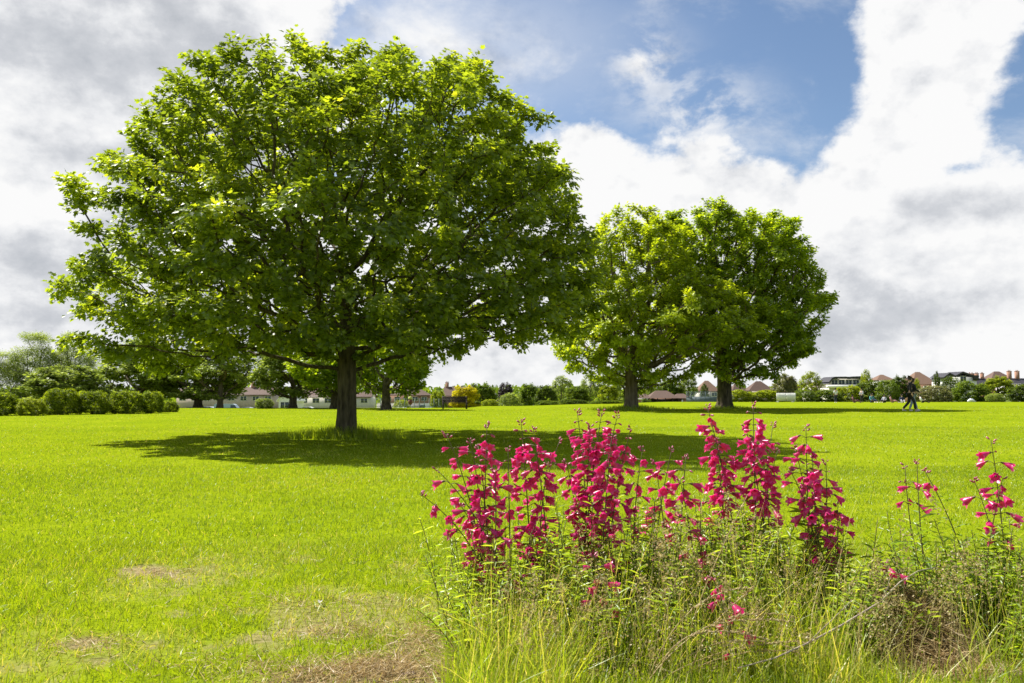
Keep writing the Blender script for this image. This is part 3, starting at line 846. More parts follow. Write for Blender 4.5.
sun_d = bpy.data.lights.new('sun', 'SUN'); sun_d.energy = 4.6; sun_d.angle = R(.53); sun_d.color = (1.0, .955, .88)
sun = bpy.data.objects.new('sun', sun_d); COL.objects.link(sun)
to_sun = Vector((math.sin(SUN_AZ) * math.cos(SUN_EL), math.cos(SUN_AZ) * math.cos(SUN_EL), math.sin(SUN_EL)))
sun.rotation_euler = to_sun.to_track_quat('Z', 'Y').to_euler()
sun.location = to_sun * 60
vs = scene.view_settings
vs.view_transform = 'Standard'; vs.look = 'None'; vs.gamma = 1; vs.use_curve_mapping = False
vs.exposure = 1.12
scene.render.film_transparent = False
scene.cycles.max_bounces = 8
scene.cycles.transmission_bounces = 6
scene.cycles.transparent_max_bounces = 4
scene.cycles.use_denoising = True
# ------------------------------------------------------------------ buildings beyond the field
def uses(label):
    assert label not in LAB, label
    LAB.add(label)
    return label

def window(parent, x, z, w, h, y, n=2):
    f = MB()
    t = .09
    f.box(x - w / 2, y - .06, z, x + w / 2, y + .05, z + t).box(x - w / 2, y - .06, z + h - t, x + w / 2, y + .05, z + h)
    for k in range(n + 1):
        xx = x - w / 2 + t / 2 + (w - t) * k / n
        f.box(xx - t / 2, y - .058, z + t, xx + t / 2, y + .05, z + h - t)
    fr = f.build('window', M['white'], parent)
    MB().box(x - w / 2 + .02, y - .02, z + .02, x + w / 2 - .02, y + .03, z + h - .02).build('pane', M['glass'], fr)

def house(pxl, pxr, top, eave, d, kind, wall, roof, label, name='house', chim=(), depth=8.0, nwin=None, cat='house', group=None, rz=0.0, floors=2, chim_h=1.3):
    cx = ((pxl + pxr) / 2 - 512) / F * d
    w = (pxr - pxl) / F * d
    zb = g1(cx, d) - .3
    zt = CAMZ + (HORIZ - top) * d / F - zb
    ze = CAMZ + (HORIZ - eave) * d / F - zb
    ze = max(ze, 1.6)
    t = thing(name, (cx, d + depth / 2, zb), uses(label), cat, group, rz)
    ov = .35
    ww = w / 2 - ov
    y0, y1 = -depth / 2, depth / 2
    wm = MB()
    if kind == 'gable_front':
        wm.poly([(-ww, y0, 0), (ww, y0, 0), (ww, y0, ze), (0, y0, zt - .25), (-ww, y0, ze)]).poly([(-ww, y1, 0), (-ww, y1, ze), (0, y1, zt - .25), (ww, y1, ze), (ww, y1, 0)])
        wm.poly([(-ww, y0, 0), (-ww, y0, ze), (-ww, y1, ze), (-ww, y1, 0)]).poly([(ww, y0, 0), (ww, y1, 0), (ww, y1, ze), (ww, y0, ze)])
    else:
        wm.box(-ww, y0, 0, ww, y1, ze)
    wm.build('wall', wall, t)
    rm = MB()
    a, b = y0 - ov, y1 + ov
    if kind == 'hip':
        rl = max(w / 2 - depth / 2 - ov, w * .08)
        e = [(-w / 2, a, ze - .05), (w / 2, a, ze - .05), (w / 2, b, ze - .05), (-w / 2, b, ze - .05)]
        r0, r1 = (-rl, 0, zt), (rl, 0, zt)
        rm.poly([e[0], e[1], r1, r0]).poly([e[2], e[3], r0, r1]).poly([e[1], e[2], r1]).poly([e[3], e[0], r0]).poly([e[3], e[2], e[1], e[0]])
        rm.box(-w / 2 - .05, a - .06, ze - .22, w / 2 + .05, a - .003, ze - .06)
    elif kind == 'gable_front':
        th = .22
        for s in (-1, 1):
            p0, p1 = (s * w / 2, a, ze - .3), (0, a, zt)
            q0, q1 = (s * w / 2, b, ze - .3), (0, b, zt)
            up = lambda p: (p[0], p[1], p[2] - th)
            rm.poly([p0, p1, q1, q0]).poly([up(p0), up(q0), up(q1), up(p1)]).poly([p0, up(p0), up(p1), p1]).poly([q0, q1, up(q1), up(q0)]).poly([p0, q0, up(q0), up(p0)])
    else:
        th = .2
        for s in (-1, 1):
            p0, p1 = (-w / 2, s * (depth / 2 + ov), ze - .2), (w / 2, s * (depth / 2 + ov), ze - .2)
            q0, q1 = (-w / 2, 0, zt), (w / 2, 0, zt)
            up = lambda p: (p[0], p[1], p[2] - th)
            rm.poly([p0, p1, q1, q0]).poly([up(p0), up(q0), up(q1), up(p1)]).poly([p0, up(p0), up(p1), p1]).poly([p0, q0, up(q0), up(p0)]).poly([p1, up(p1), up(q1), q1])
        for sx in (-ww, ww):
            MB().poly([(sx, y0, ze - .21), (sx, y1, ze - .21), (sx, 0, zt - .25)]).build('gable_wall', wall, t)
    ro = rm.build('roof', roof, t)
    for (fx_, cw) in chim:
        x = fx_ * w / 2
        c = MB().box(x - cw / 2, -.45, ze, x + cw / 2, .45, zt + chim_h - .12).box(x - cw / 2 - .06, -.51, zt + chim_h - .12, x + cw / 2 + .06, .51, zt + chim_h)
        for k in (-1, 1):
            c.tube([(x + k * cw * .24, 0, zt + chim_h), (x + k * cw * .24, 0, zt + chim_h + .35)], .12, 7)
        c.build('chimney', M['brick'], ro)
    n = nwin if nwin is not None else max(1, int(w / 3.2))
    for fl in range(floors):
        zz = ze - 1.75 - fl * 2.6
        if zz < .3: break
        for k in range(n):
            x = -ww + (k + .5) * 2 * ww / n
            if fl == floors - 1 and k == n // 2 and zz < 2.2:
                MB().box(x - .5, y0 - .05, .3, x + .5, y0 + .04, 2.35).build('door', M['red_brown'], t)
                continue
            window(t, x, zz, min(1.7, 1.5 * ww / n), 1.25, y0 - .01)
    return t

G6 = 'houses beyond the field'
house(176, 276, 387, 394, 205, 'ridge', M['pinkwall'], M['tile_brown'], 'long pale terrace with brown roof behind the parked vehicles', 'terraced_house', chim=((-.6, .9), (-.1, .9), (.45, .9)), nwin=8, group=G6)
house(277.5, 293.5, 389.5, 399, 150, 'gable_front', M['white'], M['white'], 'small white house with a steep pointed gable', nwin=1, depth=9, group=G6)
house(297, 372, 389, 396, 195, 'ridge', M['render'], M['tile'], 'pale terrace with reddish roof on both sides of the big maple trunk', 'terraced_house', chim=((-.5, .9), (.3, .9)), nwin=6, group=G6)
house(383, 430, 387, 395, 235, 'hip', M['brick'], M['tile'], 'semi-detached brick house with brown hipped roof, right of the forked trunk', chim=((-.05, 1.2),), nwin=5, group=G6)
house(443, 474, 386.5, 395, 242, 'ridge', M['brick'], M['tile_brown'], 'house with plain dark brown roof left of the golden tree', chim=((-.8, 1.0),), nwin=4, group=G6)
house(698, 720, 380.5, 391, 250, 'hip', M['render'], M['tile_orange'], 'house with orange hipped roof left of the thick trunk', depth=7, nwin=2, group=G6)
house(731, 747, 382, 391.5, 256, 'hip', M['render'], M['tile_brown'], 'house with narrow brown hipped roof just right of the thick trunk', depth=5, nwin=2, group=G6)
house(748, 774, 381, 390.5, 252, 'hip', M['pinkwall'], M['tile'], 'house with brown hipped roof above the light green bushes', depth=6, nwin=3, group=G6)
house(784, 800, 377, 387, 262, 'gable_front', M['brick'], M['tile'], 'brick gabled house behind the brownish thin tree', nwin=2, group=G6)
house(810, 833, 382, 386.5, 236, 'ridge', M['render'], M['tile_brown'], 'low house with faded brown roof beside the dark glazed building', nwin=3, group=G6)
house(876, 895, 374.5, 380, 265, 'hip', M['white'], M['tile_orange'], 'white house with salmon roof left of the walking couple', depth=6, nwin=3, group=G6)
house(912, 939, 371.5, 384, 245, 'hip', M['brick'], M['tile_orange'], 'house whose steep orange-brown roof rises right of the walking couple', depth=10, nwin=3, group=G6)
house(970, 992, 378, 384, 250, 'ridge', M['brick'], M['slate'], 'dark roofed house with tall brick chimneys right of the black gables', chim=((-.28, 1.7), (.25, .9), (.75, .8)), nwin=2, group=G6, chim_h=1.6)
house(989, 1021, 371, 383, 256, 'hip', M['brick'], M['tile_brown'], 'house with broad brown hipped roof behind the lime green round tree', depth=9, nwin=3, group=G6)
house(1010, 1048, 378, 384, 240, 'ridge', M['white'], M['slate'], 'house with dark red chimneys cut off by the right edge', chim=((-.62, 1.0), (-.2, 1.0)), nwin=3, group=G6, chim_h=2.2)

# dark glazed building with curved roof and white balcony
d = 222.0
cx = (849 - 512) / F * d; zb = g1(cx, d) - .2
t = thing('glazed_building', (cx, d, zb), uses('dark roofed building with a long window band above a white balcony'), 'building')
zt = CAMZ + (HORIZ - 376.3) * d / F - zb; z1 = CAMZ + (HORIZ - 385) * d / F - zb; z0 = CAMZ + (HORIZ - 388) * d / F - zb
MB().box(-5.6, 0, 0, 5.6, 7, z0).box(-5.0, .4, z0, 5.0, 6.8, zt - .7).build('wall', M['render'], t)
MB().box(-6.4, -1.0, z0, 5.8, .38, z1).build('balcony', M['white'], t)
rm = MB()
prof = [(-5.9, zt - 1.6), (-5.0, zt - .5), (-4.2, zt - .12), (-1, zt - .1), (0, zt - .25), (1, zt - .05), (3.2, zt), (4.4, zt - .35), (5.4, zt - 1.5)]
for i in range(len(prof) - 1):
    (xa, za), (xb, zb_) = prof[i], prof[i + 1]
    rm.poly([(xa, -.5, za), (xb, -.5, zb_), (xb, 7.3, zb_), (xa, 7.3, za)]).poly([(xa, -.5, za - .55), (xa, 7.3, za - .55), (xb, 7.3, zb_ - .55), (xb, -.5, zb_ - .55)])
    rm.poly([(xa, -.5, za - .55), (xb, -.5, zb_ - .55), (xb, -.5, zb_), (xa, -.5, za)])
rm.build('roof', M['slate'], t)
for k in range(5):
    x = -4.0 + 2 * k
    window(t, x, z1 + .1, 1.75, max(zt - .85 - z1 - .2, .8), .36, 2)
d = 225.0
cx = (961 - 512) / F * d; zb = g1(cx, d) - .2
t = thing('gabled_building', (cx, d, zb), uses('white building with two low black gables'), 'building')
zt = CAMZ + (HORIZ - 371.5) * d / F - zb; ze = CAMZ + (HORIZ - 376) * d / F - zb
MB().box(-4.7, 0, 0, 4.3, 7, ze - .3).build('wall', M['white'], t)
rm = MB()
prof = [(-5.2, ze - .4), (-3.4, zt - .35), (-1.8, ze + .1), (0.4, zt), (3.2, ze + .25), (4.8, ze + .1)]
for i in range(len(prof) - 1):
    (xa, za), (xb, zb_) = prof[i], prof[i + 1]
    rm.poly([(xa, -.4, za), (xb, -.4, zb_), (xb, 7.3, zb_), (xa, 7.3, za)]).poly([(xa, -.4, za - .5), (xa, 7.3, za - .5), (xb, 7.3, zb_ - .5), (xb, -.4, zb_ - .5)])
    rm.poly([(xa, -.4, za - .5), (xb, -.4, zb_ - .5), (xb, -.4, zb_), (xa, -.4, za)])
rm.box(3.2, -.38, ze - 1.3, 4.7, .5, ze + .0)
rm.build('roof', M['slate'], t)
for x in (-3.4, .5):
    window(t, x, ze - 1.6, 1.7, 1.6, -.02, 2)
# pavilion
d = 178.0
cx = (664 - 512) / F * d; zb = g1(cx, d) - .1
t = thing('pavilion', (cx, d, zb), uses('low pavilion with red-brown hipped roof and dark open veranda'), 'pavilion')
zt = CAMZ + (HORIZ - 390.5) * d / F - zb; ze = CAMZ + (HORIZ - 398.2) * d / F - zb
MB().box(-4.3, 1.6, 0, 4.3, 6, ze).box(-5.2, .5, 0, -4.32, 5, ze - .1).box(4.32, .5, 0, 5.4, 5, ze - .1).build('wall', M['brick'], t)
def hiproof(mb, x0, x1, y0, y1, ze, zt, rl):
    xm, ym = (x0 + x1) / 2, (y0 + y1) / 2
    e = [(x0, y0, ze), (x1, y0, ze), (x1, y1, ze), (x0, y1, ze)]; a, b = (xm - rl, ym, zt), (xm + rl, ym, zt)
    mb.poly([e[0], e[1], b, a]).poly([e[2], e[3], a, b]).poly([e[1], e[2], b]).poly([e[3], e[0], a]).poly([e[3], e[2], e[1], e[0]])
rm = MB(); hiproof(rm, -3.6, 3.4, -.6, 6.6, ze, zt, 1.3)
rm.build('roof', M['tile'], t)
rm = MB(); hiproof(rm, -6.3, -2.6, .2, 5.6, ze - .02, zt - .75, .8); hiproof(rm, 2.4, 6.0, .2, 5.6, ze - .02, zt - .7, .8)
rm.build('side_roof', M['tile'], t)
MB().box(-6.6, -.3, ze - .35, -3.7, .1, ze - .08).build('fascia', M['white'], t)
for x in (-3.3, -1.6, .2, 1.8, 3.2):
    MB().box(x - .09, -.35, 0, x + .09, -.15, ze).build('post', M['wood'], t)
MB().box(-3.4, 1.5, .3, 3.3, 1.58, ze - .2).build('doorway', M['slate'], t)
MB().box(3.9, .42, .6, 4.25, .48, 1.7).box(-4.2, .42, .2, -3.7, .48, 1.2).build('notice_board', M['white'], t)

# ------------------------------------------------------------------ fences, screen, bench, bin
def fence(pa, pb, d, top, mat, label, n, rails=3, wires=0.0, solid=0.0):
    xa, xb = (pa - 512) / F * d, (pb - 512) / F * d
    zb = min(g1(xa, d), g1(xb, d)) - .1
    h = CAMZ + (HORIZ - top) * d / F - zb
    t = thing('fence', ((xa + xb) / 2, d, zb), uses(label), 'fence')
    L = xb - xa
    for k in range(n + 1):
        x = -L / 2 + L * k / n
        MB().tube([(x, 0, 0), (x, 0, h)], .045, 6).build('post', mat, t)
    p = MB()
    for k in range(rails):
        z = .1 + (h - .15) * k / (rails - 1)
        p.box(-L / 2, -.02, z - .025, L / 2, .02, z + .025)
    x = -L / 2
    while wires and x < L / 2:
        p.box(x - .012, -.012, .1, x + .012, .012, h - .06); x += wires
    if solid:
        p.box(-L / 2, .03, .1, L / 2, .05, solid * h)
    p.build('mesh_panel', mat, t)
fence(376, 444, 98, 398.5, M['greengrey'], 'grey-green mesh fence on the left beyond the bench', 14, 3, .16)
fence(686, 724, 150, 391.5, M['bluegrey'], 'blue-grey court fence between pavilion and thick trunk', 8, 4, .12, .62)
d = 128.0
xa, xb = (377 - 512) / F * d, (446 - 512) / F * d
zb = g1(xa, d) - .3
wz = CAMZ + (HORIZ - 403) * d / F
tag(MB().box(xa, d, zb, xb, d + .25, wz - .08).box(xa - .03, d - .04, wz - .08, xb + .03, d + .29, wz).build('garden_wall', M['concrete']), uses('low pale wall behind the grey-green mesh fence'), 'wall', None, 'thing')

d = 106.0
cx = (785.5 - 512) / F * d; zb = g1(cx, d)
t = thing('sight_screen', (cx, d, zb), uses('white two-panel cricket sight screen in front of the bushes'), 'screen')
w2 = 19.0 / F * d / 2; zt = CAMZ + (HORIZ - 393) * d / F - zb
for s in (-1, 1):
    x0, x1 = sorted((s * .03, s * w2))
    p = MB()
    n = 8
    for k in range(n):
        xa = x0 + (x1 - x0) * k / n
        p.box(xa + .004, 0, .18, xa + (x1 - x0) / n - .004, .04, zt)
    p.box(x0, .043, .5, x1, .09, .6).box(x0, .043, zt - .4, x1, .09, zt - .3)
    p.build('panel', M['white'], t)
    MB().tube([(s * w2 * .8, .02, 0), (s * w2 * .8, .02, .3)], .05).tube([(s * w2 * .8, .9, 0), (s * w2 * .8, .07, zt * .8)], .04).tube([(s * w2 * .8, -.1, .05), (s * w2 * .8, .95, .05)], .04).build('leg', M['metal'], t)

# bench
d = 60.0
cx = (455 - 512) / F * d; zb = g1(cx, d)
t = thing('park_bench', (cx, d, zb), uses('dark wooden park bench standing alone on the lawn'), 'bench', None, R(8))
s = MB()
for k in range(5): s.box(-.95, -.26 + k * .11, .43, .95, -.26 + k * .11 + .09, .465)
s.build('seat', M['wood'], t)
b = MB()
for k in range(4): b.box(-.95, .28 + k * .02, .50 + k * .112, .95, .31 + k * .02, .50 + k * .112 + .105)
b.build('backrest', M['wood'], t)
for x in (-.88, .88):
    MB().box(x - .045, -.27, 0, x + .045, -.19, .66).build('leg', M['wood'], t)
    MB().tube([(x, .3, 0), (x, .3, .46), (x, .385, .96)], .05, 6).build('leg', M['wood'], t)
    MB().box(x - .05, -.31, .662, x + .05, .33, .70).build('armrest', M['wood'], t)
    MB().box(x - .035, -.18, .34, x + .035, .25, .42).build('side_rail', M['wood'], t)
# litter bin on a post
d = 72.0
cx = (410.5 - 512) / F * d; zb = g1(cx, d)
t = thing('litter_bin', (cx, d, zb), uses('small post bin with yellow-green top in front of the mesh fence'), 'bin')
MB().tube([(0, 0, 0), (0, 0, .35)], .05, 8).build('post', M['metal'], t)
MB().tube([(0, 0, .3), (0, 0, .34), (0, 0, .78)], [.13, .17, .19], 12).build('bin_body', M['red_brown'], t)
MB().tube([(0, 0, .785), (0, 0, .84), (0, 0, .98), (0, 0, 1.04)], [.21, .21, .17, .06], 12).build('lid', M['yellow'], t)
# white bag lying at the far edge
d = 100.0
cx = (970 - 512) / F * d
t = tag(MB().tube([(-.42, 0, .02), (-.36, 0, .14), (-.1, .03, .24), (.15, 0, .22), (.36, .02, .14), (.44, 0, .03)], [.06, .15, .22, .2, .15, .05], 9).build('sports_bag', M['white_cloth'], None, True), uses('white bag lying on the grass before the mid green bush'), 'bag')
t.location = (cx, d, g1(cx, d) + .05)

# ------------------------------------------------------------------ parked vehicles
def car(px, d, mat, label, van=False, flip=1, rz=0.0):
    cx = (px - 512) / F * d
    zb = g1(cx, d)
    t = thing('parked_van' if van else 'parked_car', (cx, d, zb), uses(label), 'van' if van else 'car', 'vehicles parked beyond the trees', rz)
    if van:
        prof = [(-2.4, .35), (2.35, .35), (2.42, .8), (2.2, 1.05), (1.75, 1.25), (1.2, 1.95), (.8, 2.1), (-2.3, 2.1), (-2.42, 1.9)]
        win = [(1.68, 1.25), (1.18, 1.88), (.5, 1.9), (.5, 1.25)]
    else:
        prof = [(-2.05, .32), (2.0, .32), (2.1, .6), (2.0, .82), (1.1, .95), (.5, 1.38), (.1, 1.47), (-.9, 1.46), (-1.5, 1.3), (-1.95, .98), (-2.12, .9), (-2.12, .5)]
        win = [(1.0, .98), (.42, 1.36), (.05, 1.41), (-.9, 1.4), (-1.4, 1.25), (-1.7, .99)]
    b = MB()
    hw = .86
    n = len(prof)
    ins = [hw if z < 1 else hw - .12 * (z - 1) / .5 for (_, z) in prof]
    L_ = [(flip * x, -i, z) for (x, z), i in zip(prof, ins)]; R_ = [(flip * x, i, z) for (x, z), i in zip(prof, ins)]
    b.poly(L_).poly(R_[::-1])
    for i in range(n):
        j = (i + 1) % n
        b.poly([L_[j], L_[i], R_[i], R_[j]])
    b.build('body', mat, t)
    for s in (-1, 1):
        MB().poly([(flip * x, s * (hw + .012 - .12 * max(0, (z - 1) / .5)), z) for (x, z) in win]).build('side_window', M['glass'], t)
        MB().box(flip * 2.0 - .06, s * .6 - .14, .62, flip * 2.0 + .1, s * .6 + .14, .76).build('headlight', M['white'], t)
    for x in (-1.3, 1.35):
        for s in (-1, 1):
            w = MB().tube([(x * flip, s * (hw - .19), .31), (x * flip, s * (hw + .015), .31)], .31, 16).build('wheel', M['tyre'], t)
            MB().tube([(x * flip, s * (hw - .02), .31), (x * flip, s * (hw + .03), .31)], .19, 12).build('rim', M['metal'], w)
car(196, 148, M['car_dark'], 'dark car parked left of the two close trunks')
car(207.5, 152, M['car_silver'], 'pale car seen between the two close trunks', flip=-1)
car(219, 155, M['car_white'], 'white car parked just right of the two close trunks')
car(230, 140, M['car_blue'], 'light blue van parked between the white and the silver car', van=True)
car(246, 144, M['car_silver'], 'silver car parked left of the pale round bush', flip=-1)
car(310, 150, M['car_white'], 'white car parked in front of the reddish roofed terrace')
car(403, 118, M['car_white'], 'white car behind the left part of the mesh fence')
car(429, 122, M['car_white'], 'white van behind the right part of the mesh fence', van=True, flip=-1)

# ------------------------------------------------------------------ people
def skin_mesh(name, verts, edges, radii, mat, sub=1):
    me = bpy.data.meshes.new(name + '_skeleton')
    me.from_pydata([tuple(v) for v in verts], edges, [])
    o = bpy.data.objects.new(name + '_skeleton', me)
    COL.objects.link(o)
    sk = o.modifiers.new('skin', 'SKIN'); sk.use_smooth_shade = True
    lay = me.skin_vertices[0] if len(me.skin_vertices) else me.attributes
    for i, r in enumerate(radii):
        lay.data[i].radius = r if hasattr(r, '__len__') else (r, r)
        lay.data[i].use_root = (i == 0)
    o.modifiers.new('sub', 'SUBSURF').levels = sub
    dg = bpy.context.evaluated_depsgraph_get()
    out = bpy.data.meshes.new_from_object(o.evaluated_get(dg))
    bpy.data.objects.remove(o); bpy.data.meshes.remove(me)
    out.materials.clear(); out.materials.append(mat)
    for p in out.polygons: p.use_smooth = True
    out.name = name
    return out

def person(px, d, label, J, top, bottom, rz=0.0, shoes='white', hair='hair', sleeve=1.0, group=None, scale=1.0, long_hair=False, back=None):
    """J: joint dictionary in metres, figure faces -Y"""
    cx = (px - 512) / F * d
    t = thing('person', (cx, d, g1(cx, d)), uses(label), 'person', group, rz)
    t.scale = (scale,) * 3
    V = {k: Vector(v) for k, v in J.items()}
    names = list(V)
    idx = {}
    vs_, es, rs = [], [], []
    def add(k, p, r, par):
        idx[k] = len(vs_); vs_.append(p); rs.append(r)
        if par is not None: es.append((idx[par], idx[k]))
    add('pelvis', V['pelvis'], (.15, .11), None)
    add('waist', V['pelvis'].lerp(V['chest'], .5), (.125, .095), 'pelvis')
    add('chest', V['chest'], (.155, .11), 'waist')
    add('neck', V['neck'], .055, 'chest')
    hd = (V['head'] - V['neck'])
    add('jaw', V['neck'] + hd * .45, (.065, .075), 'neck')
    add('brow', V['head'], (.078, .095), 'jaw')
    add('crown', V['head'] + hd.normalized() * .085, (.05, .06), 'brow')
    f = Vector((0, -1, 0))
    add('nose', V['neck'] + hd * .8 + f * .115, .013, 'jaw')
    for s in 'LR':
        add('sh' + s, V['sh' + s], .06, 'chest'); add('el' + s, V['el' + s], .043, 'sh' + s); add('wr' + s, V['wr' + s], .03, 'el' + s)
        hdv = (V['wr' + s] - V['el' + s]).normalized()
        palm = V['wr' + s] + hdv * .07
        add('pa' + s, palm, (.04, .018), 'wr' + s)
        side = hdv.cross(Vector((1, 0, 0))).normalized() if abs(hdv.x) < .8 else Vector((0, 1, 0))
        for k, (o, ln) in enumerate(((-.032, .065), (-.011, .08), (.011, .075), (.032, .058))):
            b0 = palm + side * o + hdv * .03
            add('f%d%s' % (k, s), b0, .0095, 'pa' + s); add('g%d%s' % (k, s), b0 + hdv * ln * .6 + Vector((0, 0, -.01)), .008, 'f%d%s' % (k, s))
        add('t' + s, palm - hdv * .02 - side * .055, .01, 'pa' + s)
        add('hi' + s, V['hi' + s], .085, 'pelvis'); add('kn' + s, V['kn' + s], .058, 'hi' + s); add('an' + s, V['an' + s], .038, 'kn' + s)
        add('to' + s, V['to' + s], .032, 'an' + s)
    body = obj('body', skin_mesh('body', vs_, es, rs, M['skin']), t)
    # clothing
    vs_, es, rs, idx = [], [], [], {}
    add('pelvis', V['pelvis'] + Vector((0, 0, -.02)), (.165, .125), None)
    add('waist', V['pelvis'].lerp(V['chest'], .5), (.145, .115), 'pelvis')
    add('chest', V['chest'], (.172, .13), 'waist')
    add('collar', V['chest'].lerp(V['neck'], .8), .075, 'chest')
    for s in 'LR':
        add('sh' + s, V['sh' + s], .078, 'chest'); add('el' + s, V['sh' + s].lerp(V['el' + s], min(1, sleeve * 2)), .06, 'sh' + s)
        if sleeve > .5: add('wr' + s, V['el' + s].lerp(V['wr' + s], .92), .048, 'el' + s)
    obj('jacket' if sleeve > .5 else 'shirt', skin_mesh('top', vs_, es, rs, M[top]), t)
    vs_, es, rs, idx = [], [], [], {}
    add('pelvis', V['pelvis'] + Vector((0, 0, .02)), (.158, .12), None)
    for s in 'LR':
        add('hi' + s, V['hi' + s], .098, 'pelvis'); add('kn' + s, V['kn' + s], .075, 'hi' + s); add('an' + s, V['kn' + s].lerp(V['an' + s], .94), .06, 'kn' + s)
    obj('trousers', skin_mesh('trousers', vs_, es, rs, M[bottom]), t)
    hdn = hd.normalized()
    bk = Vector((0, .03, 0))
    hv = [V['head'] + hdn * .05 + bk, V['head'] + hdn * .10 + bk * .5, V['head'] + bk * 1.4 - hdn * .02]
    hr = [(.092, .10), (.05, .06), (.075, .06)]
    he = [(0, 1), (0, 2)]
    if long_hair:
        hv.append(V['neck'] + Vector((0, .07, -.08))); hr.append((.06, .04)); he.append((2, 3))
    obj('hair', skin_mesh('hair', hv, he, hr, M[hair]), t)
    for s in 'LR':
        a, b = V['an' + s], V['to' + s]
        obj('shoe', skin_mesh('shoe', [a + Vector((0, .02, -.045)), a.lerp(b, .5) + Vector((0, 0, -.02)), b + Vector((0, -.03, -.0))], [(0, 1), (1, 2)], [(.045, .045), (.048, .04), (.042, .03)], M[shoes]), t)
    if back:
        c = V['chest']
        obj('rucksack', skin_mesh('rucksack', [c + Vector((0, .17, .05)), c + Vector((0, .19, -.12)), c + Vector((0, .18, -.3))], [(0, 1), (1, 2)], [(.12, .06), (.15, .09), (.13, .08)], M[back]), t)
    return t

def standing(stride=0.0, armL=(.06, .0), armR=(.06, .0), z=0.0):
    h = .92
    return dict(pelvis=(0, 0, h), chest=(0, -.01, 1.30), neck=(0, 0, 1.48), head=(0, -.02, 1.64),
                shL=(-.19, 0, 1.41), elL=(-.25, .03 - armL[1] * .5, 1.13), wrL=(-.25 + armL[0] * .3, -.03 - armL[1], .9 + armL[1] * .55),
                shR=(.19, 0, 1.41), elR=(.25, .03 - armR[1] * .5, 1.13), wrR=(.25 - armR[0] * .3, -.03 - armR[1], .9 + armR[1] * .55),
                hiL=(-.09, 0, .86), knL=(-.10, -.04 - stride * .45, .48), anL=(-.10, .02 - stride * .75, .085), toL=(-.11, -.12 - stride * .75, .04),
                hiR=(.09, 0, .86), knR=(.10, -.04 + stride * .25, .48), anR=(.10, .05 + stride * .95, .10 + abs(stride) * .1), toR=(.11, -.09 + stride * .95, .04))
def sitting(lean=.1, knee=.38, arm=.2):
    return dict(pelvis=(0, 0, .14), chest=(0, lean, .52), neck=(0, lean + .02, .70), head=(0, lean - .02, .86),
                shL=(-.19, lean, .63), elL=(-.27, lean - .08, .38), wrL=(-.2, lean - .08 - arm, .3),
                shR=(.19, lean, .63), elR=(.27, lean - .04, .38), wrR=(.2, lean - .1 - arm, .33),
                hiL=(-.1, -.06, .13), knL=(-.17, -.40, knee), anL=(-.14, -.66, .09), toL=(-.15, -.8, .04),
                hiR=(.1, -.06, .13), knR=(.17, -.42, knee * .8), anR=(.14, -.66, .09), toR=(.15, -.8, .04))
GP = 'people on the far side of the field'
person(909, 40, 'walking person in black jacket and black trousers, in front of the one in pale jeans', standing(.30, (.1, .02), (.1, .1)), 'black_cloth', 'black_cloth', R(75), 'greyc', group=GP, scale=1.0)
person(912, 41.0, 'walking person in dark top and pale jeans half hidden by the one in black', standing(-.28, (.1, .25), (.1, .2)), 'black_cloth', 'jeans', R(80), 'white', group=GP, scale=.95, long_hair=True)
person(835, 98, 'standing person in white short-sleeved shirt and navy trousers', standing(.05, (.2, .1), (.2, .1)), 'white_cloth', 'navy', R(175), 'white', sleeve=.45, group=GP)
person(861, 101, 'standing person in pale grey top behind the ones sitting', standing(.05, (.3, .2), (.3, .2)), 'greyc', 'black_cloth', R(-60), 'black_cloth', group=GP)
person(853, 97, 'person in plum clothes sitting left of the pale grey standing one', sitting(.15, .36), 'plum', 'plum', R(70), 'black_cloth', group=GP, long_hair=True)
person(871, 98, 'person in teal top sitting on the grass', sitting(.05, .42), 'teal', 'navy', R(10), 'white', group=GP, scale=1.15)
person(883, 97, 'person in pale grey top and dark trousers sitting right of the one in teal', sitting(.12, .36), 'greyc', 'black_cloth', R(-50), 'white', group=GP)
person(891, 98, 'person in pink clothes sitting left of the walking couple', sitting(.18, .3), 'pink', 'pink', R(60), 'white', group=GP, long_hair=True)
person(901, 96, 'person in navy top and pale trousers sitting just left of the walking couple', sitting(.1, .4), 'navy', 'greyc', R(-15), 'white', group=GP)
person(921, 97, 'person in white top and dark trousers sitting right of the walking couple', sitting(.2, .22), 'white_cloth', 'black_cloth', R(75), 'black_cloth', group=GP)
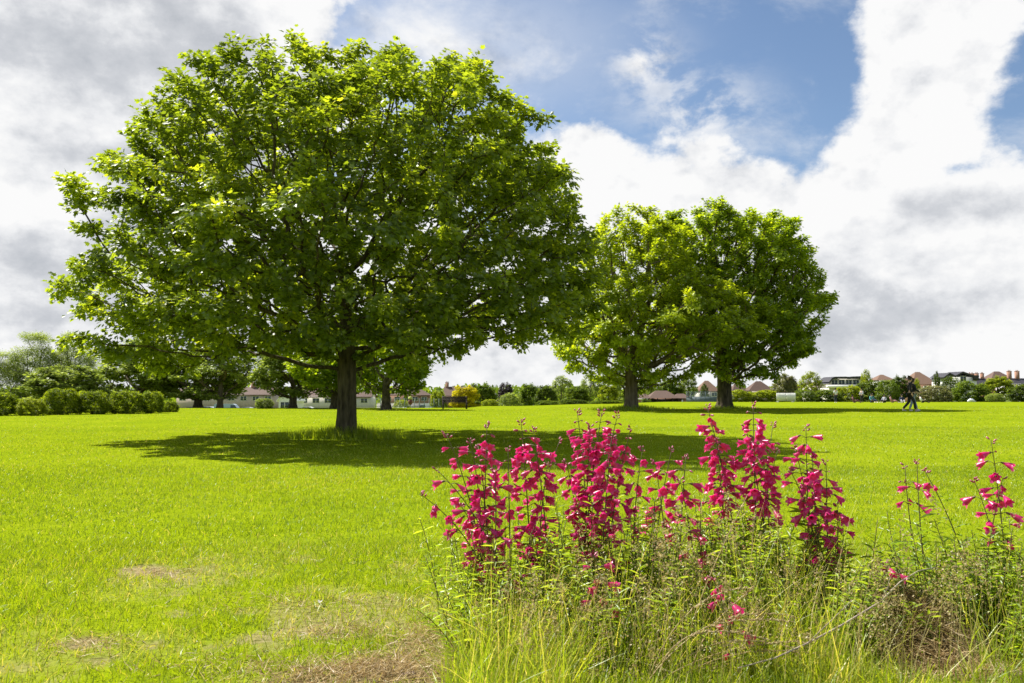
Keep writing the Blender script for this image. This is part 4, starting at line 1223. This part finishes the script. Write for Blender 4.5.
# ------------------------------------------------------------------ penstemons
def flower_mesh(name, L, r, open_=1.0, seed=0):
    rg = random.Random(seed)
    k = 10
    rings = [(0, .10, 1), (.10, .17, 1), (.22, .19, 1), (.24, .17, 0), (.38, .26, 0), (.60, .42, 0), (.80, .52, 0), (.90, .56, 0)]
    V, T, Fc, Mi = [], [], [], []
    for (t, q, mm) in rings:
        for j in range(k):
            an = 2 * math.pi * j / k
            sag = -.10 * t * t
            V.append((math.cos(an) * q * r * 2, t * L, math.sin(an) * q * r * 2 * .92 + sag * L))
            T.append(.34 + .30 * (math.sin(an) < -.3) * (t > .3) + .1 * rg.random())
    for i in range(len(rings) - 1):
        for j in range(k):
            Fc.append((i * k + j, i * k + (j + 1) % k, (i + 1) * k + (j + 1) % k, (i + 1) * k + j)); Mi.append(1 if i < 2 else 0)
    # five lobes
    b = (len(rings) - 1) * k
    for l in range(5):
        j0, j1 = 2 * l, 2 * l + 1
        j2 = (2 * l + 2) % k
        an = 2 * math.pi * (2 * l + 1) / k
        low = math.sin(an) < 0
        o = (1.0 if not low else 1.15) * (.72 + .10 * rg.random()) * (.55 + .45 * open_)
        tp = (1.02 if low else .98) + .06 * (1 - open_)
        n = len(V)
        for (da, q, t) in ((-.26, o * .92, tp + .02), (0, o * 1.08, tp + .05), (.26, o * .92, tp + .02)):
            V.append((math.cos(an + da) * q * r * 2, t * L, math.sin(an + da) * q * r * 2 * .92 - .10 * L)); T.append(.42 + .25 * rg.random())
        Fc.append((b + j0, b + j1, n + 1, n)); Mi.append(0)
        Fc.append((b + j1, b + j2, n + 2, n + 1)); Mi.append(0)
    # pale throat
    n = len(V)
    for (t, q, tt) in ((.88, .50, .72), (.5, .3, .95)):
        for j in range(k):
            an = 2 * math.pi * j / k
            V.append((math.cos(an) * q * r * 2, t * L, math.sin(an) * q * r * 2 * .92 - .1 * t * t * L)); T.append(tt)
    for j in range(k):
        Fc.append((n + j, n + k + j, n + k + (j + 1) % k, n + (j + 1) % k)); Mi.append(0)
    return np_mesh(name, np.array(V), faces=Fc, mats=[M['petal'], M['calyx']], tint=T, matidx=Mi, smooth=True)

def bud_mesh(name, L, r):
    k = 7
    V, T, Fc = [], [], []
    rings = [(0, .5), (.25, .9), (.6, 1.0), (.85, .75), (1, .15)]
    for (t, q) in rings:
        for j in range(k):
            an = 2 * math.pi * j / k
            V.append((math.cos(an) * q * r, t * L, math.sin(an) * q * r)); T.append(.15 + .75 * t)
    for i in range(len(rings) - 1):
        for j in range(k):
            Fc.append((i * k + j, i * k + (j + 1) % k, (i + 1) * k + (j + 1) % k, (i + 1) * k + j))
    return np_mesh(name, np.array(V), faces=Fc, mats=[M['bud']], tint=T, smooth=True)

FL = [flower_mesh('flower_open', .040, .0115, 1.0, 1), flower_mesh('flower_wide', .043, .0125, 1.0, 2), flower_mesh('flower_half', .037, .0095, .55, 3), flower_mesh('flower_long', .045, .0105, .8, 4)]
BD = [bud_mesh('bud_small', .011, .0035), bud_mesh('bud_long', .02, .0045)]

def curve_pts(b, m, t, n):
    out = []
    for i in range(n + 1):
        u = i / n
        out.append(b * (1 - u) ** 2 + m * (2 * u * (1 - u)) + t * u * u)
    return out

def penstemon(bpx, d, label, stalks, shoots, seed, foliage_h=.5, foliage_n=420, spread=.16, dark=0.0, shoot_spread=None):
    """stalks: (top px, top py, lowest flower py, flowers, depth offset, middle px offset)"""
    rg = random.Random(seed); rn = np.random.default_rng(seed)
    bx = (bpx - 512) / F * d
    z0 = g1(bx, d)
    root = Vector((bx, d, z0))
    t = thing('penstemon_plant', root, uses(label), 'flowering plant', 'penstemons in the flower bed')
    lp, la, ln, ls, lt = [], [], [], [], []
    def leafy(pts, u0, u1, n, L):
        for i in range(n):
            u = u0 + (u1 - u0) * (i + rg.random() * .6) / n
            k = u * (len(pts) - 1); i0 = min(int(k), len(pts) - 2)
            p = pts[i0].lerp(pts[i0 + 1], k - i0)
            a = (i * 1.57 + rg.uniform(-.4, .4))
            for s in (0, math.pi):
                if rg.random() < .12: continue
                lp.append(p); la.append((math.cos(a + s), math.sin(a + s), rg.uniform(.0, .9)))
                ln.append((rg.uniform(-.3, .3), rg.uniform(-.3, .3), 1)); ls.append(L * rg.uniform(.6, 1.25) * (1.1 - .45 * u)); lt.append(min(1, max(0, rg.gauss(.5 - dark, .2) + .2 * (u - .5))))
    for (tx, ty, fy, nf, dd, mo) in stalks:
        top = at(tx, ty, d + dd) - root
        b = Vector((rg.uniform(-spread, spread) * .7, rg.uniform(-.1, .1), 0))
        m = b.lerp(top, .55) + Vector((mo / F * d + (b.x - top.x) * .15, 0, .06))
        pts = curve_pts(b, m, top, 18)
        sm = MB()
        sm.tube(pts, [.0036 - .0024 * i / 18 for i in range(19)], 6)
        zlow = (at(tx, fy + (26 if nf > 6 else 0), d + dd) - root).z
        zt = top.z
        # u at which flowers begin
        us = [i / 18 for i in range(19) if pts[i].z >= zlow]
        ulow = us[0] if us else .6
        leafy(pts, .06, ulow * .98, 15, .085)
        items = []
        nn = max(1, int(nf * 1.45 / 2.6))
        for i in range(nn):
            u = ulow + (.965 - ulow) * (i + .25) / nn
            k = u * 18; i0 = min(int(k), 17)
            p = pts[i0].lerp(pts[i0 + 1], k - i0)
            m_ = rg.choice([2, 2, 3, 3]) if i < nn * .85 else 2
            a0 = rg.uniform(0, 6.28)
            for q in range(m_):
                a = a0 + q * 6.28 / m_ + rg.uniform(-.6, .6)
                frac = i / nn
                ped = rg.uniform(.010, .038) * (1.15 - .5 * frac)
                dirv = Vector((math.cos(a), math.sin(a), rg.uniform(.1, .7))).normalized()
                e = p + dirv * ped
                sm.tube([p, p.lerp(e, .5) + Vector((0, 0, .002)), e], [.0013, .0011, .0012], 4)
                droop = rg.uniform(-.75, .05)
                ax = Vector((math.cos(a), math.sin(a), droop)).normalized()
                budq = frac > .9 or rg.random() < .14
                items.append((e, ax, budq, rg.uniform(.75, 1.25), rg.uniform(-.5, .5)))
        for (u, _) in ((.97, 0), (.985, 0), (1.0, 0)):
            k = min(u * 18, 17.999); i0 = int(k)
            p = pts[i0].lerp(pts[i0 + 1], k - i0)
            for q in range(2):
                a = rg.uniform(0, 6.28)
                items.append((p + Vector((math.cos(a), math.sin(a), .4)) * .006, Vector((math.cos(a), math.sin(a), .8)).normalized(), True, .8, 0))
        st = sm.build('flower_stem', M['stem'], t)
        for (e, ax, budq, sc, roll) in items:
            me = rg.choice(BD) if budq else rg.choice(FL)
            o = bpy.data.objects.new('bud' if budq else 'flower', me)
            COL.objects.link(o); o.parent = st
            y = ax; x = y.cross(Vector((0, 0, 1))).normalized(); z = x.cross(y)
            o.matrix_local = Matrix.Translation(e) @ Matrix((x, y, z)).transposed().to_4x4() @ Matrix.Rotation(roll, 4, 'Y') @ Matrix.Scale(sc, 4)
    ss = shoot_spread or spread
    sm = MB()
    for k in range(shoots):
        a = rg.uniform(0, 6.28); r = ss * math.sqrt(rg.random())
        b = Vector((math.cos(a) * r * 1.3, math.sin(a) * r * .8, 0))
        h = foliage_h * rg.uniform(.5, 1.08)
        top = b * 1.35 + Vector((rg.uniform(-.09, .09), rg.uniform(-.07, .07), h))
        pts = curve_pts(b, b.lerp(top, .5) + Vector((rg.uniform(-.03, .03), rg.uniform(-.03, .03), .03)), top, 10)
        sm.tube(pts, [.0022 - .001 * i / 10 for i in range(11)], 4)
        leafy(pts, .08, 1.0, int(11 + 30 * h), .058)
    if shoots: sm.build('stem', M['stem'], t)
    P_ = np.array(lp); 
    me = scatter('leaves', P_, np.array(la, float), np.array(ln, float), np.array(ls), LANCE_V, LANCE_F, [M['pen_leaf']], np.array(lt), bend=rn.uniform(-.35, .05, len(P_)))
    obj('leaves', me, t)
    return t

penstemon(492, 3.05, 'leftmost penstemon, its outer stem leaning left over the lawn with loose crimson flowers',
          [(446, 434, 545, 15, .12, 10), (420, 494, 590, 14, -.02, 20), (470, 440, 560, 17, .1, 8), (487, 424, 555, 28, .05, 3), (478, 446, 540, 20, .15, 3), (460, 505, 580, 9, .05, 12), (437, 470, 575, 13, .0, 14), (495, 470, 585, 10, -.05, 4)], 20, 11, .43)
penstemon(535, 3.12, 'penstemon second from the left with two close full flower spikes',
          [(521, 421, 535, 27, .06, 0), (533, 428, 560, 27, -.02, 0), (508, 448, 555, 17, .1, 0), (548, 464, 545, 16, .05, -4), (560, 440, 520, 7, .1, 0)], 24, 12, .47)
penstemon(604, 3.1, 'penstemon with the densest and broadest cluster of crimson flowers',
          [(577, 411, 505, 24, .12, 4), (590, 425, 520, 24, .02, 3), (602, 412, 530, 30, .05, 0), (618, 414, 545, 32, .0, 0), (631, 428, 565, 30, -.04, -3), (612, 436, 540, 26, -.1, 0), (643, 448, 570, 18, .05, -5), (566, 462, 510, 8, .1, 4)], 30, 13, .5)
penstemon(668, 3.2, 'penstemon with two thin loose spikes between the densest cluster and the taller spikes',
          [(672, 449, 540, 16, .05, 0), (686, 456, 560, 14, .0, 0), (655, 462, 530, 10, .1, 0), (680, 480, 560, 12, -.05, 0)], 24, 14, .47)
penstemon(712, 3.3, 'penstemon with one tall narrow spike left of the two paired tall spikes',
          [(707, 406, 495, 30, .05, 0), (716, 440, 520, 18, .0, 0), (728, 460, 520, 9, .05, 0)], 20, 15, .48)
penstemon(760, 3.25, 'penstemon whose topmost flower stands against the thick park tree shadow',
          [(753, 404, 475, 26, .0, 0), (745, 425, 500, 20, .05, 3), (773, 424, 510, 8, .08, 0), (760, 430, 490, 20, .06, 0), (778, 450, 530, 7, .0, 0)], 26, 16, .5)
penstemon(812, 3.15, 'rightmost penstemon of the main clump with flowers hanging low on its right side',
          [(806, 427, 475, 14, .05, -3), (812, 455, 545, 22, .0, 0), (826, 462, 540, 18, -.04, 0), (795, 448, 480, 8, .08, 0), (838, 505, 535, 9, -.02, 0), (790, 470, 545, 9, -.03, 0)], 26, 17, .44)
penstemon(944, 3.12, 'sparse penstemon with dark stems and very few flowers behind the straw heap',
          [(905, 466, 512, 4, .05, -8), (917, 461, 500, 3, .0, -4), (924, 470, 495, 2, .05, 0)], 40, 18, .40, dark=.22, spread=.2)
penstemon(996, 3.05, 'penstemon standing apart at the far right with one tall spike',
          [(991, 440, 522, 15, .0, 0), (974, 480, 530, 4, .05, 3), (1003, 478, 525, 5, -.03, 0)], 30, 19, .42, dark=.06, spread=.2)
# short late flowers low in the bed
penstemon(598, 2.72, 'low penstemon sprig with drooping flowers in front of the densest cluster', [(594, 556, 592, 7, .0, 0)], 6, 20, .26, spread=.07)
penstemon(716, 2.66, 'low penstemon sprig with fading flowers among brown seed heads', [(713, 580, 628, 9, .0, 0)], 6, 22, .22, spread=.07)
penstemon(886, 2.95, 'low dark sprig with a single flower head at the straw heap', [(885, 563, 582, 5, .0, 0)], 5, 23, .22, spread=.06, dark=.15)
# leafy plants without flowers filling the bed
for i, (bp, dd, lab, h, n) in enumerate([(560, 2.95, 'leafy green plant without flowers between the two left penstemons in the bed', .42, 20), (640, 2.9, 'leafy green plant without flowers in front of the thin loose spikes', .40, 22),
                                         (700, 3.0, 'leafy green plant without flowers below the tall narrow spike', .42, 22), (785, 2.95, 'leafy green plant without flowers below the paired tall spikes', .42, 24),
                                         (826, 3.35, 'leafy green plant without flowers right of the main flower clump', .26, 12), (985, 2.85, 'leafy green plant without flowers in front of the far right penstemon', .28, 16),
                                         (1035, 3.0, 'leafy green plant without flowers cut off by the right edge', .40, 22), (515, 2.85, 'leafy green plant without flowers below the leftmost penstemon', .36, 18)]):
    t = penstemon(bp, dd, lab, [], int(n * 1.25), 40 + i, h * .92, spread=.19)
    t.name = 'leafy_plant'; t['category'] = 'plant'; t['group'] = 'leafy plants in the flower bed'

# ------------------------------------------------------------------ wild grass of the bed
def bedmask(px, d):
    """1 inside the unmown bed"""
    py = HORIZ + CAMZ * F / d
    left = 448 + 20 * (d - 2.4) + 30 * sstep(2.9, 3.4, d)
    m = sstep(-14, 26, px - left)
    far = 3.75 - .35 * sstep(840, 900, px)
    m = m * (1 - sstep(far - .2, far + .25, d))
    q = ((px - 900) / 62) ** 2 + ((py - 645) / 46) ** 2
    m = m * (1 - .95 * (1 - sstep(.6, 1.3, q)))
    q = ((px - 965) / 70) ** 2 + ((py - 672) / 22) ** 2
    m = m * (1 - .7 * (1 - sstep(.6, 1.3, q)))
    return m
def bed_blades(n, d0, d1, hlo, hhi, width, seed, tm, tsd, p0=440, p1=1130, lean=.35):
    rg = np.random.default_rng(seed)
    d = rg.uniform(d0, d1, n); px = rg.uniform(p0, p1, n)
    keep = rg.random(n) < bedmask(px, d)
    d, px = d[keep], px[keep]; n = len(d)
    x = (px - 512) / F * d
    cl = noise2(x, d, 5.0, 31.0, 2)
    L = rg.uniform(hlo, hhi, n) * (.55 + .9 * cl)
    az = rg.uniform(0, 2 * np.pi, n); ti = np.abs(rg.normal(0, lean, n))
    ax = np.stack([np.cos(az) * np.sin(ti), np.sin(az) * np.sin(ti), np.cos(ti)], 1)
    nr = unit(np.cross(ax, unit(rg.normal(0, 1, (n, 3)))))
    tint = np.clip(rg.normal(tm, tsd, n) + (cl - .5) * .5, 0, 1)
    return np.stack([x, d, gz(x, d) - .01], 1), ax, nr, L, tint, width * rg.uniform(.5, 1.5, n) / L, rg.uniform(-.8, .1, n)
BLADE5_V = [(-.5, 0, 0), (.5, 0, 0), (.48, .3, 0), (-.48, .3, 0), (.36, .6, 0), (-.36, .6, 0), (.2, .84, 0), (-.2, .84, 0), (0, 1, 0)]
BLADE5_F = [(0, 1, 2, 3), (3, 2, 4, 5), (5, 4, 6, 7), (7, 6, 8)]
parts = [bed_blades(9000, 2.1, 2.7, .04, .13, .0045, 61, .55, .18), bed_blades(6000, 2.6, 3.6, .08, .26, .0042, 62, .5, .2, lean=.5), bed_blades(5000, 2.45, 3.6, .16, .42, .002, 63, .72, .15, lean=.5),
         bed_blades(2000, 2.2, 3.1, .06, .28, .003, 64, .56, .24, 450, 570, .55), bed_blades(5000, 3.0, 3.9, .08, .24, .004, 65, .55, .15, 780, 1130, .5)]
cat_ = [np.concatenate([p[i] for p in parts]) for i in range(7)]
me = scatter('wild_grass', cat_[0], cat_[1], cat_[2], cat_[3], BLADE5_V, BLADE5_F, [M['wild']], cat_[4], sx=cat_[5], bend=cat_[6])
tag(obj('wild_grass', me), 'tangled long grass of the flower bed', None, None, 'stuff')

# brown seed heads
rg = np.random.default_rng(71)
pp, aa, nn_, ss_, tt_ = [], [], [], [], []
sp, sa, sn, sl, stt, sw = [], [], [], [], [], []
cells = [(540, 605, 60, .10), (600, 560, 80, .10), (680, 540, 60, .09), (690, 600, 90, .09), (560, 630, 90, .08), (650, 640, 70, .08), (880, 590, 30, .05), (800, 600, 60, .07), (960, 560, 60, .07)]
for k in range(300):
    c = cells[rg.integers(0, len(cells))]
    px, py = rg.normal(c[0], c[2] * .6), rg.normal(c[1], 26)
    d = rg.uniform(2.35, 2.95)
    top = np.array(at(px, py, d))
    if top[2] < .06: continue
    bx = top[0] + rg.normal(0, .05)
    b = np.array([bx, d + rg.normal(0, .05), g1(bx, d)])
    v = top - b
    sp.append(b); sa.append(v); sn.append(np.cross(v, rg.normal(0, 1, 3))); sl.append(np.linalg.norm(v)); sw.append(.0016 / np.linalg.norm(v)); stt.append(rg.uniform(.4, .9))
    m = rg.integers(25, 60); hl = rg.uniform(.05, .11)
    u = rg.random(m)
    q = b + v * (1 - u * hl / np.linalg.norm(v))[:, None] + rg.normal(0, 1, (m, 3)) * (.004 + .018 * u[:, None]) 
    pp.append(q); aa.append(rg.normal(0, 1, (m, 3)) + np.array([0, 0, .6])); nn_.append(rg.normal(0, 1, (m, 3))); ss_.append(rg.uniform(.004, .0105, m)); tt_.append(rg.uniform(0, 1, m) * .8)
m1 = scatter('seed_heads', np.vstack(pp), np.vstack(aa), np.vstack(nn_), np.concatenate(ss_), OVAL_V, OVAL_F, [M['seed']], np.concatenate(tt_))
so = tag(obj('seed_heads', m1), 'fine brown grass seed heads over the bed', None, None, 'stuff')
m2 = scatter('seed_stalks', np.array(sp), np.array(sa), np.array(sn), np.array(sl), BLADE_V, BLADE_F, [M['seed']], np.array(stt), sx=np.array(sw))
obj('seed_stalks', m2, so)

# dry straw: the heap, and litter over the bare soil
def straw(n, cxs, seed, L0, L1, w=.0022):
    rg = np.random.default_rng(seed)
    P_, A_, N_, S_, T_ = [], [], [], [], []
    for (px, py, wx, wy, hh, share) in cxs:
        m = int(n * share)
        d = CAMZ * F / (py - HORIZ)
        a = rg.normal(0, .55, m); b = rg.normal(0, .55, m)
        x = (px - 512) / F * d + a * wx / F * d; y = d + b * wy * d / (py - HORIZ)
        z = gz(x, y) + hh * np.exp(-(a * a + b * b) * 1.2) * rg.random(m) ** .6 + .003
        P_.append(np.stack([x, y, z], 1))
        az = rg.uniform(0, 2 * np.pi, m); A_.append(np.stack([np.cos(az), np.sin(az), rg.normal(.05, .28, m)], 1))
        N_.append(rg.normal(0, .5, (m, 3)) + np.array([0, 0, 1])); S_.append(rg.uniform(L0, L1, m)); T_.append(rg.uniform(0, 1, m))
    S = np.concatenate(S_)
    return scatter('straw', np.vstack(P_), np.vstack(A_), np.vstack(N_), S, BLADE_V, BLADE_F, [M['straw']], np.concatenate(T_), sx=w / S, bend=rg.uniform(-.8, .8, len(S)))
tag(obj('straw_heap', straw(8000, [(896, 634, 34, 22, .19, .72), (918, 628, 26, 18, .16, .28)], 81, .04, .15)), uses('loose heap of brown straw at the foot of the sparse penstemon'), 'straw', None)
tag(obj('straw_litter', straw(7000, [(395, 662, 85, 18, .02, .24), (335, 668, 75, 16, .02, .14), (430, 635, 45, 22, .03, .12), (345, 628, 50, 12, .01, .06), (165, 571, 46, 8, .008, .02), (300, 600, 110, 14, .012, .07), (100, 640, 45, 12, .01, .03), (220, 660, 90, 16, .01, .05),
                                            (960, 668, 60, 12, .03, .14), (990, 610, 25, 14, .03, .06), (300, 560, 150, 20, .01, .04)], 82, .02, .075, .0024)), 'dry straw and dead grass over the bare soil', None, None, 'stuff')

# arching pale seed stalks in the middle of the bed
d = 2.5
bx = (640 - 512) / F * d
t = thing('grass_tuft', (bx, d, g1(bx, d)), uses('tuft of tall grass with pale arching seed stalks bending right above the dead twig'), 'grass tuft')
root = Vector(t.location)
for (mx, my, tx, ty, dd) in [(700, 610, 792, 622, .0), (715, 625, 800, 650, .05), (720, 600, 798, 618, .1), (690, 590, 752, 588, .02), (730, 640, 812, 642, .08), (680, 615, 770, 640, -.05), (742, 640, 826, 656, .1)]:
    top, mid = at(tx, ty, d + dd) - root, at(mx, my, d + dd * .5) - root
    pts = curve_pts(Vector((random.uniform(-.04, .04), random.uniform(-.03, .03), 0)), mid * 1.25 - top * .22, top, 14)
    s = MB().tube(pts, [.0019 - .0012 * i / 14 for i in range(15)], 4)
    for i in range(46):
        u = .52 + .48 * i / 46
        k = u * 14; i0 = min(int(k), 13)
        p = pts[i0].lerp(pts[i0 + 1], k - i0)
        v = (pts[i0 + 1] - pts[i0]).normalized() + Vector((random.uniform(-.5, .5), random.uniform(-.5, .5), random.uniform(-.5, .5)))
        v.normalize()
        s.tube([p, p + v * .006, p + v * .014], [.0006, .0022, .0004], 4, 0, False)
    me = s.build('seed_stalk', M['straw'], t)
    a = me.data.attributes.new('tint', 'FLOAT', 'POINT'); a.data.foreach_set('value', np.full(len(me.data.vertices), .85, np.float32))
# two long straight straws
for (ax_, ay, bx_, by, dd, lab) in [(684, 628, 748, 494, 2.75, 'long bleached grass stalk leaning right in front of the tall narrow spike'), (690, 640, 754, 588, 2.55, 'bleached grass stalk with a short seed head, lower of two leaning stalks'), (749, 560, 756, 508, 2.9, 'short upright bleached stalk among the leaves')]:
    a_, b_ = at(ax_, ay, dd), at(bx_, by, dd)
    g0 = Vector((a_.x, dd, g1(a_.x, dd)))
    t = thing('dry_stalk', g0, uses(lab), 'grass stalk')
    pts = curve_pts(Vector((0, 0, 0)), (a_ - g0) + Vector((0, 0, .02)), b_ - g0, 12)
    s = MB().tube(pts, [.0026 - .0014 * i / 12 for i in range(13)], 5)
    for i in range(30):
        p = pts[12].lerp(pts[9], random.random()); v = Vector((random.uniform(-1, 1), random.uniform(-1, 1), random.uniform(.2, 1.4))).normalized()
        s.tube([p, p + v * .006, p + v * .013], [.0006, .0022, .0004], 4, 0, False)
    me = s.build('stalk', M['straw'], t)
    a = me.data.attributes.new('tint', 'FLOAT', 'POINT'); a.data.foreach_set('value', np.full(len(me.data.vertices), .9, np.float32))
# dead twig
tw = MB()
P0 = [at(738, 668, 2.42), at(775, 658, 2.46), at(808, 643, 2.5), at(842, 625, 2.6), at(880, 602, 2.72), at(900, 582, 2.8), at(918, 571, 2.86), at(936, 567, 2.9)]
tw.tube(P0, [.0016, .0024, .003, .0032, .003, .0024, .0018, .001], 7)
tw.tube([P0[2], at(840, 612, 2.55), at(852, 600, 2.55)], [.0022, .0014, .0008], 5)
tw.tube([P0[4], at(888, 588, 2.7), at(890, 575, 2.68)], [.002, .0013, .0007], 5)
tag(tw.build('dead_twig', M['twig'], None, True), uses('bare grey twig lying across the bed towards the straw heap'), 'twig')
# pale dry leaf on the lawn, stones in the bare soil
def put(px, py): 
    dd = CAMZ * F / (py - HORIZ)
    x = (px - 512) / F * dd
    return Vector((x, dd, g1(x, dd)))
lf = MB().poly([(0, 0, .02), (.018, .02, .03), (.02, .05, .034), (0, .075, .02)]).poly([(0, 0, .02), (0, .075, .02), (-.02, .05, .036), (-.018, .02, .032)])
o = tag(lf.build('fallen_leaf', M['render']), uses('single pale dry leaf lying on the lawn left of the flower bed'), 'leaf')
o.location = put(323, 602); o.scale = (.5, .5, .6)
def stone(px, py, r, lab, seed):
    rg = np.random.default_rng(seed)
    import bmesh
    b = bmesh.new(); bmesh.ops.create_icosphere(b, subdivisions=3, radius=1)
    for v in b.verts:
        c = v.co
        k = 1 + .5 * (float(vnoise(np.array([[c.x * 1.3 + seed, c.y * 1.3, c.z * 1.3]]))[0]) - .5) + .2 * (float(vnoise(np.array([[c.x * 4 + seed, c.y * 4, c.z * 4]]))[0]) - .5)
        v.co = Vector((c.x * 1.2, c.y * .9, c.z * .62)) * k * r
    me = bpy.data.meshes.new('stone'); b.to_mesh(me); b.free(); me.materials.append(M['stone'])
    o = tag(obj('stone', me), uses(lab), 'stone', 'stones in the bare soil'); o.location = put(px, py) + Vector((0, 0, r * .2))
M['stone'] = solid_mat('stone', (.33, .25, .21), (.2, .15, .125), 40, .9, .004)
stone(985, 663, .028, 'larger pinkish stone at the bottom right of the bed', 3)
stone(1003, 668, .02, 'smaller pinkish stone beside the larger one', 8)
stone(412, 668, .018, 'small brown stone in the bare soil left of the flower bed', 12)

# ------------------------------------------------------------------ far wood beyond the houses, one mass
rg = np.random.default_rng(91)
n = 26000
pxs = rg.uniform(-420, 1450, n)
dd = rg.uniform(300, 420, n)
top = 2.5 + 4.0 * noise2(pxs, dd * 0, .03, 2.0, 3)
x = (pxs - 512) / F * dd
zz = -3 + (top + 3) * rg.random(n) ** .6
pos = np.stack([x, dd, zz], 1)
me = scatter('far_wood', pos, rg.normal(0, 1, (n, 3)), rg.normal(0, 1, (n, 3)), rg.uniform(1.4, 2.4, n), OVAL_V, OVAL_F, [M['far_green']], np.clip(rg.normal(.4, .2, n), 0, 1))
tag(obj('far_wood', me), 'far wood beyond the houses', None, None, 'stuff')
